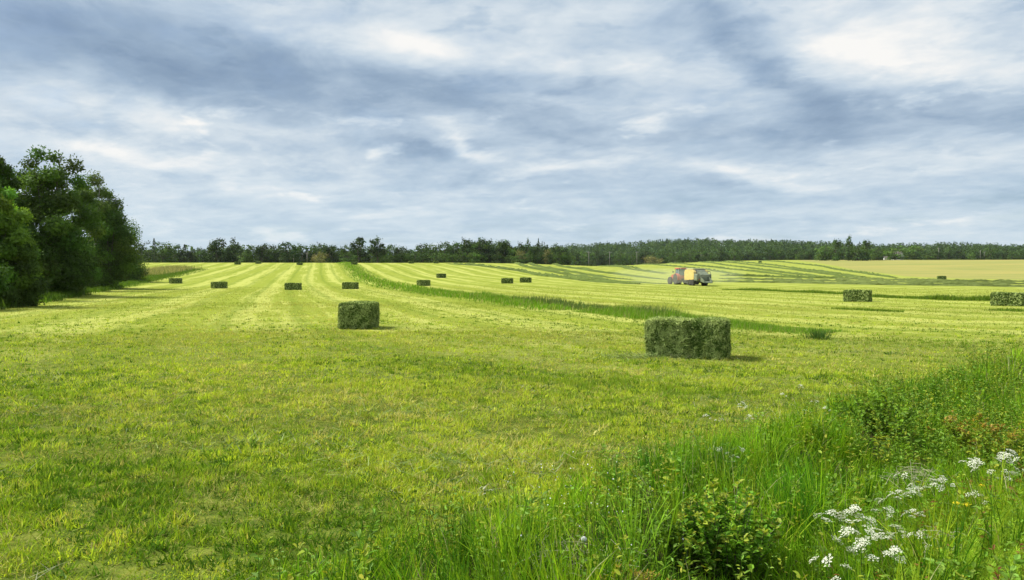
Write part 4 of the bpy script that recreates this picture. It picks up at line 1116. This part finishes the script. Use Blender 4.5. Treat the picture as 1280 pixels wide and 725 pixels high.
def herb(mb, x, y, H, nl, leaf, col, r, spread=.07, lw=.5, stem=True):
    """a small leafy weed: stem with leaves"""
    z = gz(x, y) - .01
    a = r.uniform(0, 6.28); lx, ly = r.normal(0, .12, 2) * H
    t = np.linspace(0, 1, 5)
    P = np.stack([x + lx * t ** 1.6, y + ly * t ** 1.6, z + H * t], 1)
    if stem: tube(mb, P, np.linspace(.003, .0015, 5), np.array(col) * .9, n=3)
    tt = .15 + .85 * r.random(nl) ** .8
    c = np.stack([np.interp(tt, t, P[:, k]) for k in range(3)], 1)
    az = r.uniform(0, 6.28, nl); out = np.stack([np.cos(az), np.sin(az), r.uniform(.0, .8, nl)], 1); out = nrm(out)
    ll = leaf * r.uniform(.6, 1.3, nl) * (1.15 - .5 * tt)
    c = c + out * (ll * .5 + spread * r.random(nl) * (1.1 - tt))[:, None]
    nn = nrm(np.array([0, 0, 1.0]) + r.normal(0, .45, (nl, 3)))
    cc = np.array(col)[None] * r.uniform(.65, 1.35, (nl, 1)) * (1 + r.uniform(-.1, .1, (nl, 3)))
    leaves(mb, c, out, nn, ll, ll * lw, cc, 0, True)
def verge_herbs():
    r = np.random.default_rng(303)
    mb = MB()
    x, y, s = in_verge(9500, .15, 4.6, 2.8, 21)
    wz = weed_zone(x, y)
    for i in range(len(x)):
        px = pxof(x[i], y[i]); bank = s[i] > 2.3
        if not bank and r.random() > .12 + .9 * wz[i]: continue
        H = r.uniform(.2, .55) * (1.15 if not bank else .8)
        u = r.random()
        if bank and px > 1000 and u < .16: col = (.20, .10, .03)
        elif u < .28: col = (.27, .32, .03)
        elif u < .75: col = (.15, .265, .022)
        else: col = (.17, .29, .04)
        herb(mb, x[i], y[i], H, int(r.integers(9, 20)), r.uniform(.035, .075), col, r, .05, r.uniform(.3, .6))
    # little white chickweed flowers in the middle of the verge
    n = 80; x0, y0 = at(745, 668); fx = x0 + r.normal(0, .42, n); fy = y0 + r.normal(0, .5, n)
    mbf = MB(); leaves(mbf, np.stack([fx, fy, terrain(fx, fy) + r.uniform(.18, .42, n)], 1), randdir(n), nrm(np.array([0, -.4, 1.]) + r.normal(0, .3, (n, 3))), .013, .012, np.full((n, 3), .75))
    tag(mbf.build('chickweed_flowers', M_petal), 'tiny white flowers speckling the weeds in the middle of the verge', 'flowers', kind='stuff')
    # low mat on the bank
    x, y, s = in_verge(5200, 2.4, 5.2, 2.6, 12)
    n = len(x); z = terrain(x, y) + rng.uniform(.01, .14, n)
    pal = np.array([(.14, .25, .02), (.22, .30, .025), (.26, .13, .035), (.15, .07, .03), (.09, .18, .018)])
    cc = pal[rng.choice(5, n, p=[.36, .26, .12, .10, .16])] * rng.uniform(.6, 1.3, (n, 1))
    ax = nrm(rng.normal(size=(n, 3)) * np.array([1, 1, .5])); nn = nrm(np.array([0, 0, 1.]) + rng.normal(0, .5, (n, 3)))
    leaves(mb, np.stack([x, y, z], 1), ax, nn, rng.uniform(.03, .08, n), rng.uniform(.015, .035, n), cc, 0, True)
    tag(mb.build('verge_weeds', M_weed), 'mixed leafy weeds, some yellow green and red brown, growing through the verge', 'weeds', kind='stuff')
verge_herbs()

def horsetails():
    r = np.random.default_rng(404); mb = MB()
    for i in range(190):
        px = r.uniform(1120, 1330); row = r.uniform(655, 790); 
        if row < 655 + max(0, (1200 - px)) * .5: continue
        x, y = at(px, row, 2.0); z = gz(x, y); H = r.uniform(.22, .36)
        la = r.uniform(0, 6.28); ln = r.uniform(0, .06)
        top = np.array([x + ln * math.cos(la), y + ln * math.sin(la), z + H])
        b = np.array([x, y, z - .02])
        col = np.array((.27, .42, .025)) * r.uniform(.75, 1.25)
        tube(mb, [b, (b + top) / 2, top], [.0028, .0022, .001], col, n=4)
        nn_ = 11
        for k in range(nn_):
            t = .18 + .8 * k / nn_; c = b * (1 - t) + top * t; m = 9
            a = r.uniform(0, 6.28) + np.arange(m) * 6.283 / m
            blades(mb, np.tile(c, (m, 1)), np.full(m, .105 * (1.15 - t) + .02) * r.uniform(.8, 1.2, m), np.full(m, .0042), a, r.uniform(.75, 1.0, m), jitter(col, m, .15), 2, 1.15)
    tag(mb.build('horsetail_patch', M_weed), 'bright yellow green feathery horsetails filling the bottom right corner', 'horsetails', kind='stuff')
horsetails()

# shrubs
def shrub(name, label, px, row, d, H, Wd, n_st, n_lf, leaf, lw, cols, seed, tipcol=None):
    r = np.random.default_rng(seed)
    x, y, _ = up_at(px, row, d); z = gz(x, y)
    root = empty(name, (x, y, z)); tag(root, label, 'shrub')
    fo = MB(); st = MB()
    for k in range(n_st):
        a = r.uniform(0, 6.28); rad = Wd * .5 * math.sqrt(r.random()); hh = H * r.uniform(.6, 1.0) * (1 - .35 * (rad / (Wd * .5)) ** 2)
        t = np.linspace(0, 1, 6)
        P = np.stack([math.cos(a) * rad * (.25 + .75 * t ** .8) + r.normal(0, .012, 6), math.sin(a) * rad * (.25 + .75 * t ** .8) + r.normal(0, .012, 6), hh * t - .02], 1)
        tube(st, P, np.linspace(.005, .0018, 6), (.10, .075, .04), n=4)
        nl = n_lf // n_st
        tt = .12 + .88 * r.random(nl) ** .75
        c = np.stack([np.interp(tt, t, P[:, q]) for q in range(3)], 1)
        az = r.uniform(0, 6.28, nl); out = nrm(np.stack([np.cos(az), np.sin(az), r.uniform(.05, 1.1, nl)], 1))
        ll = leaf * r.uniform(.6, 1.25, nl)
        c = c + out * (ll * .55)[:, None]
        base = np.array(cols[r.integers(len(cols))]) * r.uniform(.75, 1.25)
        cc = base[None] * r.uniform(.7, 1.3, (nl, 1))
        if tipcol is not None: cc = np.where(((tt > .86) & (r.random(nl) < .6))[:, None], np.array(tipcol) * r.uniform(.7, 1.2, (nl, 1)), cc)
        leaves(fo, c, out, nrm(np.array([0, 0, 1.]) + out * .35 + r.normal(0, .4, (nl, 3))), ll, ll * lw, cc, 0, True)
    st.build('stems', M_bark, root); fo.build('foliage', M_weed, root)
shrub('leafy_shrub', 'largest leafy shrub in the verge, dark green with yellow and reddish shoot tips', 912, 700, 5.6, .78, .80, 56, 4200, .046, .6, [(.15, .31, .022), (.12, .27, .02), (.20, .36, .026)], 501, (.30, .36, .04))
shrub('leafy_shrub', 'low yellow green shrub with reddish tips at the bottom edge of the photo', 795, 760, 4.7, .42, .72, 54, 3600, .036, .3, [(.26, .31, .025), (.21, .28, .022), (.30, .27, .03)], 502, (.36, .26, .045))
shrub('leafy_shrub', 'orange tinged shrub among the grass near the right border', 1225, 560, 9.2, .62, 1.2, 40, 2600, .05, .42, [(.23, .29, .025), (.27, .26, .03), (.19, .28, .022)], 503, (.36, .25, .05))
shrub('leafy_shrub', 'round leaved green shrub beside the tall grass right of the largest shrub', 1100, 560, 9.6, .62, .9, 30, 1900, .05, .6, [(.15, .27, .022), (.18, .31, .025)], 504)
shrub('leafy_shrub', 'small shrub with light tips left of the largest shrub', 848, 700, 5.7, .48, .45, 22, 1200, .04, .6, [(.15, .27, .022), (.19, .32, .028)], 505)

# cow parsley
def umbel(r, S):
    """compound umbel: rays with little white discs, in a shallow dome"""
    mb = MB(); n = 15
    for k in range(n):
        a = k * 2.39996; rad = S * .5 * math.sqrt((k + .5) / n)
        tip = np.array([rad * math.cos(a) + r.normal(0, S * .03), rad * math.sin(a) + r.normal(0, S * .03), r.normal(0, S * .04) + S * .28 * (1 - (rad / (S * .5)) ** 2 * .55)])
        tube(mb, [(0, 0, 0), tip * np.array([.55, .55, .62]), tip], [.0011, .0009, .0008], (.13, .20, .05), n=3)
        m = 9; rr = S * .115 * np.sqrt(r.random(m)); aa = r.uniform(0, 6.28, m)
        c = tip + np.stack([rr * np.cos(aa), rr * np.sin(aa), .003 + S * .05 * r.random(m)], 1)
        q = S * .085 * r.uniform(.6, 1.3, m)
        leaves(mb, c, nrm(np.stack([np.cos(aa), np.sin(aa), r.normal(0, .3, m)], 1)), nrm(np.array([0, 0, 1.]) + r.normal(0, .45, (m, 3))), q, q * .9, np.array((.78, .78, .63)) * r.uniform(.85, 1.1, (m, 1)))
    return mb
def ferny_leaf(r, L):
    mb = MB(); t = np.linspace(0, 1, 7)
    P = np.stack([L * t, np.zeros(7), L * .45 * t - L * .4 * t ** 2], 1); tube(mb, P, np.linspace(.002, .0008, 7), (.10, .19, .03), n=3)
    for k in range(9):
        tk = .25 + .75 * k / 9; c0 = np.array([np.interp(tk, t, P[:, q]) for q in range(3)]); pl = L * .42 * (1.05 - tk) + .01
        for s in (-1, 1):
            m = 7; f = (np.arange(m) + .5) / m
            d = nrm(np.array([.5, s * 1.0, .05])); c = c0 + d * (pl * f)[:, None]
            leaves(mb, c, nrm(d + r.normal(0, .5, (m, 3))), nrm(np.array([0, 0, 1.]) + r.normal(0, .3, (m, 3))), pl * .34 * (1.15 - f * .6), pl * .17, jitter((.085, .17, .022), m))
    return mb
def parsley_proto(seed, H, nu, S):
    r = np.random.default_rng(seed); root = empty('cow_parsley'); st = MB(); us = []
    t = np.linspace(0, 1, 6); lean = r.normal(0, .05, 2)
    P = np.stack([lean[0] * t ** 2, lean[1] * t ** 2, H * .72 * t - .02], 1); tube(st, P, np.linspace(.0045, .003, 6), (.11, .19, .035), n=5)
    fork = P[-1]
    for k in range(nu):
        a = k * 2.4 + r.uniform(-.4, .4); sp = (.0 if k == 0 else r.uniform(.05, .11)); hh = H * r.uniform(.2, .29) if k else H * .3
        b = fork if k < nu * .6 else P[3]
        hh2 = hh if k < nu * .6 else hh + H * .2
        tip = b + np.array([sp * math.cos(a), sp * math.sin(a), hh2])
        m = (b + tip) / 2 + np.array([sp * .25 * math.cos(a), sp * .25 * math.sin(a), -.01])
        tube(st, [b, m, tip], [.0024, .0019, .0015], (.11, .19, .035), n=4); us.append(tip)
    st.build('stem', M_weed, root)
    for k, tip in enumerate(us):
        o = umbel(r, S * r.uniform(.75, 1.15)).build('umbel', M_petal, root); o.location = tip; o.rotation_euler = (r.normal(0, .32), r.normal(0, .32), r.uniform(0, 6.28))
    for k in range(3):
        o = ferny_leaf(r, .22).build('leaf', M_weed, root); o.location = P[1 + k]; o.rotation_euler = (0, 0, k * 2.1 + r.uniform(-.5, .5))
    return root
PR_ = [parsley_proto(601, .62, 7, .098), parsley_proto(602, .55, 5, .09), parsley_proto(603, .68, 6, .10), parsley_proto(604, .5, 4, .08)]
HT = [.62, .55, .68, .5]
patches = [
    # group, label, list of (px, row of heads, depth, proto)
    ('cow parsley of the dense lower right patch', 'white cow parsley crowded in the dense lower right patch beside red brown leaves', [(1042, 642, 5.6, 0), (1062, 636, 5.9, 2), (1085, 652, 5.5, 1), (1100, 668, 5.2, 0), (1060, 668, 5.1, 1), (1128, 662, 5.4, 2), (1148, 674, 5.2, 3), (1110, 640, 5.9, 1), (1122, 616, 6.3, 0), (1138, 612, 6.5, 2), (1092, 628, 6.2, 3), (1078, 682, 4.95, 1), (1140, 640, 5.8, 0), (1112, 688, 4.9, 2)]),
    ('cow parsley of the upper right patch', 'white cow parsley of the patch near the right border, above the horsetails', [(1216, 578, 7.0, 1), (1228, 582, 6.8, 3), (1250, 570, 7.1, 2), (1262, 566, 7.2, 1), (1276, 588, 6.7, 3), (1258, 592, 6.6, 3)]),
    ('cow parsley above the largest shrub', 'white cow parsley standing just above the largest leafy shrub', [(905, 564, 7.6, 3), (916, 572, 7.5, 1), (897, 563, 7.8, 3), (930, 562, 7.7, 3)]),
    ('cow parsley at the mown edge', 'pale cow parsley at the mown edge, in the upper middle of the verge', [(884, 532, 9.4, 3), (902, 534, 9.2, 3), (937, 532, 9.3, 1), (946, 530, 9.6, 3), (980, 500, 11.2, 3), (1001, 488, 12.0, 1), (1004, 524, 9.8, 3), (1022, 512, 10.6, 3), (1034, 520, 10, 3)]),
]
used = set()
def place_plant(pk, x, y, zt, label, group):
    z = gz(x, y); s = max(.45, (zt - z) / HT[pk])
    if pk in used: o = copy_tree(PR_[pk])
    else: o = PR_[pk]; used.add(pk)
    o.location = (x, y, z); o.rotation_euler = (0, 0, random.uniform(0, 6.28)); o.scale = (min(s, 1.1),) * 2 + (s,)
    tag(o, label, 'cow parsley', group)
for g, l, pts in patches:
    for px, row, d, pk in pts:
        x, y, zt = up_at(px, row, d); place_plant(pk, x, y, zt + .015, l, g)
for px, row, d, pk, l in ((928, 505, 9.6, 1, 'single tall cow parsley with a dark stem against the mown grass'), (1128, 598, 6.9, 3, 'lone cow parsley left of the dry straw heap by the dense patch'), (1167, 603, 6.6, 1, 'cow parsley beside the pile of pale straw between the two flower patches'),
                          (602, 636, 6.2, 3, 'small lone cow parsley at the left end of the verge'), (1222, 622, 6.0, 3, 'cow parsley beside the yellow flowers'), (1187, 602, 6.8, 3, 'small cow parsley left of the yellow flowers'),
                          (1028, 708, 4.6, 3, 'lowest cow parsley at the bottom edge left of the dense patch')):
    x, y, zt = up_at(px, row, d); place_plant(pk, x, y, zt + .015, l, None)
for k in range(4):
    if k not in used: remove_tree(PR_[k])

# dandelion clock, yellow flowers, straws
def dandelion():
    x, y, zt = up_at(730, 674, 5.15); z = gz(x, y); h = zt - z
    root = empty('dandelion_clock', (x, y, z)); tag(root, 'round white dandelion seed head low in the middle of the verge', 'dandelion')
    mb = MB(); tube(mb, [(0, 0, -.02), (.01, 0, h * .5), (0, 0, h)], [.003, .0025, .0022], (.16, .22, .06), n=5); mb.build('stem', M_weed, root)
    mb = MB(); n = 260; d = randdir(n); blades_c = np.array([0, 0, h])
    leaves(mb, blades_c + d * .018, np.cross(d, randdir(n)), d, .016, .010, np.full((n, 3), .75)); leaves(mb, blades_c + d * .010, d, randdir(n), .02, .0016, np.full((n, 3), .6))
    mb.build('seed_head', M_petal, root)
dandelion()
def yellow_flower(px, row, d, label):
    x, y, zt = up_at(px, row, d); z = gz(x, y); h = max(.1, zt - z); r = np.random.default_rng(int(px))
    root = empty('yellow_flower', (x, y, z)); tag(root, label, 'flower', 'yellow flowers on the bank')
    mb = MB(); tube(mb, [(0, 0, -.02), (.015, 0, h * .6), (0, 0, h)], .002, (.10, .18, .03), n=4); mb.build('stem', M_weed, root)
    mb = MB(); n = 26; a = r.uniform(0, 6.28, n); rr = r.uniform(.004, .03, n)
    c = np.stack([rr * np.cos(a), rr * np.sin(a), h + r.uniform(-.006, .012, n)], 1)
    leaves(mb, c, np.stack([np.cos(a), np.sin(a), np.zeros(n)], 1), nrm(np.array([0, 0, 1.]) + r.normal(0, .3, (n, 3))), .018, .011, np.array((.75, .62, .03)) * r.uniform(.8, 1.1, (n, 1))); mb.build('flower_head', M_petal, root)
for f in ((1196, 629, 5.9, 'yellow flower nearest the middle of the bank, left of the other two'), (1227, 607, 6.3, 'highest yellow flower, near the upper right flower patch'), (1209, 631, 5.85, 'yellow flower between the two others on the bank')): yellow_flower(*f)
def straws():
    r = np.random.default_rng(808)
    specs = [('pile of pale dry straw lying between the two cow parsley patches', 1140, 590, 6.9, .14, 60, .13), ('tangle of pale dry straw low in the verge left of the dandelion', 690, 690, 5.2, .22, 150, .15), ('dry straw scattered beside the dense cow parsley patch', 1165, 668, 5.2, .14, 30, .10)]
    for l, px, row, d, sp, n, ln in specs:
        x, y, zt = up_at(px, row, d); mb = MB()
        z0 = max(zt, gz(x, y) + .05) 
        for k in range(n):
            a = r.uniform(0, 6.28); e = r.normal(.1, .35); c = np.array([r.normal(0, sp), r.normal(0, sp * .6), r.uniform(-.08, .06)])
            dv = np.array([math.cos(a) * math.cos(e), math.sin(a) * math.cos(e), math.sin(e)]) * ln * r.uniform(.4, 1.0)
            tube(mb, [c - dv, c + np.array([0, 0, .02]), c + dv], .0013, np.array((.40, .38, .24)) * r.uniform(.7, 1.2), n=3)
        z = z0 - .02
        o = mb.build('dry_straw', M_hay); o.location = (x, y, z); tag(o, l, 'straw', kind='stuff')
    mb = MB(); x, y, zt = up_at(652, 690, 5.3); z = gz(x, y)
    a = up_at(615, 668, 5.3); b = up_at(634, 645, 5.3); c = up_at(648, 632, 5.3); e = up_at(668, 634, 5.3)
    p0 = np.array([a[0] - .02, a[1], z])
    tube(mb, [p0, a, b, c, e], [.005, .0045, .004, .003, .001], (.26, .34, .11), n=5); tube(mb, [b, up_at(636, 625, 5.3), up_at(637, 612, 5.32)], [.003, .002, .001], (.26, .34, .11), n=4)
    tag(mb.build('bent_stalk', M_weed), 'pale green bent flower stalk leaning over at the left of the verge', 'stalk')
straws()

def haze():
    mb = MB(); box(mb, -2600, 2600, -300, 2600, -22, 90)
    m, nt, N, L = new_mat('haze_air'); out = N.new('ShaderNodeOutputMaterial'); v = N.new('ShaderNodeVolumePrincipled')
    v.inputs['Color'].default_value = (.80, .87, .95, 1); v.inputs['Density'].default_value = .000035; v.inputs['Anisotropy'].default_value = .2
    L.new(v.outputs[0], out.inputs['Volume'])
    o = mb.build('haze', m); tag(o, 'faint blue haze in the air over the far woods', 'haze', kind='stuff')
haze()

# ------------------------------------------------------------------ sky, sun, camera
SUN_AZ, SUN_EL = math.radians(-72), math.radians(48)
def sky():
    w = bpy.data.worlds.new('World'); scene.world = w; w.use_nodes = True
    nt = w.node_tree; nt.nodes.clear(); g = NG(nt); N, L = nt.nodes, nt.links
    out = N.new('ShaderNodeOutputWorld')
    tc = N.new('ShaderNodeTexCoord'); nv = N.new('ShaderNodeVectorMath'); nv.operation = 'NORMALIZE'
    L.new(tc.outputs['Generated'], nv.inputs[0]); sp = N.new('ShaderNodeSeparateXYZ'); L.new(nv.outputs[0], sp.inputs[0])
    X, Y, Z = sp.outputs
    nis = N.new('ShaderNodeTexSky'); nis.sky_type = 'NISHITA'; nis.sun_disc = False
    nis.sun_elevation = SUN_EL; nis.sun_rotation = SUN_AZ; nis.air_density = 1.0; nis.dust_density = 1.2; nis.ozone_density = 1.5
    b1 = N.new('ShaderNodeBackground'); b1.inputs['Strength'].default_value = .075; L.new(nis.outputs[0], b1.inputs[0])
    el = g.m('ARCSINE', Z); az = g.m('ARCTAN2', X, Y)
    # cloud deck coordinates
    zz = g.m('ADD', g.m('MAXIMUM', Z, 0.0), .13)
    U = g.m('DIVIDE', X, zz); V = g.m('DIVIDE', Y, zz)
    P = g.comb(g.m('MULTIPLY', U, 1.0), g.m('ADD', V, g.m('MULTIPLY', U, .18)), 0.0)
    wv = g.noise(P, .9, 6, .62, .3, 1)
    wx = N.new('ShaderNodeSeparateXYZ'); L.new(wv, wx.inputs[0])
    warp = .075
    azw = g.m('ADD', az, g.m('MULTIPLY', g.m('SUBTRACT', wx.outputs[0], .5), warp * 3.0))
    elw = g.m('ADD', el, g.m('MULTIPLY', g.m('SUBTRACT', wx.outputs[1], .5), warp))
    n1 = g.noise(P, .85, 7, .56, .3); n2 = g.noise(P, 2.3, 8, .6, .35); n3 = g.noise(P, 6.0, 6, .62, .3)
    tot = g.m('ADD', g.m('MULTIPLY', g.m('SUBTRACT', n1, .5), .75), g.m('MULTIPLY', g.m('SUBTRACT', n2, .5), .5))
    tot = g.m('ADD', tot, g.m('MULTIPLY', g.m('SUBTRACT', n3, .5), .35))
    lump = g.noise(g.comb(g.m('MULTIPLY', azw, 3.0), g.m('MULTIPLY', elw, 8.5), 1.0), 2.2, 8, .62, .4)
    tot = g.m('ADD', tot, g.m('MULTIPLY', g.m('SUBTRACT', lump, .5), .65))
    brk = g.noise(g.comb(g.m('MULTIPLY', az, 3.0), g.m('MULTIPLY', el, 9.0), 5.0), 3.0, 7, .58, .2)
    tot = g.m('ADD', tot, g.m('MULTIPLY', g.rng(brk, .56, .70), g.m('MULTIPLY', g.rng(el, math.radians(19), math.radians(9)), .26)))
    tot = g.m('SUBTRACT', tot, g.m('MULTIPLY', g.rng(brk, .44, .32), .12))
    tot = g.m('ADD', tot, .605)
    blobs = [  # px, row, half-length, half-width, slope(deg down to the right), amount
        (230, 92, 330, 42, 8, -.34), (90, 25, 220, 34, 2, -.16), (560, 128, 170, 22, 8, -.20), (905, 42, 95, 20, 38, -.36), (985, 105, 60, 18, 35, -.13), (1130, 128, 190, 24, 4, -.40),
        (720, 108, 110, 15, 4, -.20), (518, 181, 32, 6, 4, -.28), (330, 176, 90, 10, 2, -.1), (1000, 165, 260, 16, 2, -.14), (700, 235, 200, 14, 3, -.10), (1230, 225, 120, 20, 0, -.1),
        (1065, 52, 120, 48, 8, .27), (1200, 75, 120, 30, 5, .12), (880, 124, 75, 14, 6, .24), (480, 52, 170, 18, 6, .20), (230, 142, 150, 15, 6, .24), (590, 181, 50, 7, 22, .30), (110, 186, 130, 9, 4, .22),
        (900, 208, 60, 7, 3, .24), (1010, 228, 60, 6, 3, .2), (710, 211, 55, 6, -8, .22), (310, 235, 70, 9, 2, .16), (480, 268, 60, 5, 0, .18), (860, 268, 90, 6, 0, .14), (1250, 265, 60, 12, -5, .2), (560, 150, 90, 10, 8, .14), (700, 80, 130, 12, 4, .12)]
    for px, row, sx, sy, rot, amt in blobs:
        v = ray(px, row); v = v / np.linalg.norm(v)
        a0, e0 = math.atan2(v[0], v[1]), math.asin(v[2])
        c, s = math.cos(math.radians(rot)), math.sin(math.radians(rot)); k = 1 / F
        da = g.m('SUBTRACT', azw, a0); de = g.m('SUBTRACT', elw, e0)
        p = g.m('SUBTRACT', g.m('MULTIPLY', da, c / (sx * k)), g.m('MULTIPLY', de, s / (sx * k)))
        q = g.m('ADD', g.m('MULTIPLY', da, s / (sy * k)), g.m('MULTIPLY', de, c / (sy * k)))
        r2 = g.m('ADD', g.m('MULTIPLY', p, p), g.m('MULTIPLY', q, q))
        e = g.m('POWER', 2.718, g.m('MULTIPLY', r2, -.7))
        tot = g.m('ADD', tot, g.m('MULTIPLY', e, amt))
    cr = N.new('ShaderNodeValToRGB'); L.new(tot, cr.inputs[0]); e = cr.color_ramp.elements
    e[0].position = .0; e[0].color = (.215, .31, .45, 1)
    e[1].position = .95; e[1].color = (.95, .94, .92, 1)
    for pos, col in ((.25, (.315, .425, .565)), (.50, (.49, .60, .72)), (.72, (.69, .765, .83))):
        x_ = e.new(pos); x_.color = (*col, 1)
    b2 = N.new('ShaderNodeBackground'); L.new(g.mix(g.rng(el, math.radians(.5), math.radians(11), .55, 0.0), cr.outputs[0], g.mix(.35, (.50, .67, .82), cr.outputs[0])), b2.inputs[0])
    # unseen upper sky brightened to add light on the ground, most round the sun
    sd = (math.sin(SUN_AZ) * math.cos(SUN_EL), math.cos(SUN_AZ) * math.cos(SUN_EL), math.sin(SUN_EL))
    dt = N.new('ShaderNodeVectorMath'); dt.operation = 'DOT_PRODUCT'; L.new(nv.outputs[0], dt.inputs[0]); dt.inputs[1].default_value = sd
    glow = g.rng(dt.outputs['Value'], .55, 1.0, 0.0, 1.2)
    over = g.rng(el, math.radians(22), math.radians(55), 0.0, .25)
    st = g.m('ADD', 1.0, g.m('ADD', g.m('MULTIPLY', glow, g.rng(el, math.radians(20), math.radians(38))), over))
    L.new(g.m('MULTIPLY', st, SKY_GAIN), b2.inputs['Strength'])
    cov = g.rng(g.m('ADD', g.m('MULTIPLY', n1, .6), g.m('MULTIPLY', n2, .4)), .36, .50, .80, 1.0)
    low = g.rng(el, 0.0, math.radians(9), -.08, 0.0)
    mx = N.new('ShaderNodeMixShader'); L.new(g.m('ADD', cov, low), mx.inputs[0]); L.new(b1.outputs[0], mx.inputs[1]); L.new(b2.outputs[0], mx.inputs[2])
    L.new(mx.outputs[0], out.inputs[0])
    w.cycles.sampling_method = 'MANUAL'; w.cycles.sample_map_resolution = 512
EXPO = .97
SKY_GAIN = 1.0 / 2 ** EXPO
sky()
sl = bpy.data.lights.new('sun_lamp', 'SUN'); sl.energy = 4.0; sl.angle = math.radians(13); sl.color = (1, .96, .88)
so = bpy.data.objects.new('sun_lamp', sl); COL.objects.link(so); so['kind'] = 'helper'
dv = Vector((math.sin(SUN_AZ) * math.cos(SUN_EL), math.cos(SUN_AZ) * math.cos(SUN_EL), math.sin(SUN_EL)))
so.rotation_euler = dv.to_track_quat('Z', 'Y').to_euler(); so.location = (0, 0, 60)

cam = bpy.data.cameras.new('camera'); co = bpy.data.objects.new('camera', cam); COL.objects.link(co)
cam.sensor_width = 36; cam.lens = F / 1280 * 36; cam.clip_end = 12000; cam.clip_start = .05
co.location = (0, 0, EYE); co.rotation_euler = (math.pi / 2 - PITCH, 0, 0)
scene.camera = co
vs = scene.view_settings; vs.view_transform = 'Standard'; vs.look = 'None'; vs.gamma = 1; vs.exposure = EXPO; vs.use_curve_mapping = False
scene.render.engine = 'CYCLES'
scene.cycles.max_bounces = 6; scene.cycles.diffuse_bounces = 3; scene.cycles.transmission_bounces = 4; scene.cycles.transparent_max_bounces = 6
scene.cycles.use_denoising = True
try:
    scene.cycles.denoiser = 'OPENIMAGEDENOISE'; scene.cycles.denoising_input_passes = 'RGB_ALBEDO_NORMAL'; scene.cycles.denoising_prefilter = 'ACCURATE'
except Exception: pass
scene.cycles.volume_bounces = 1
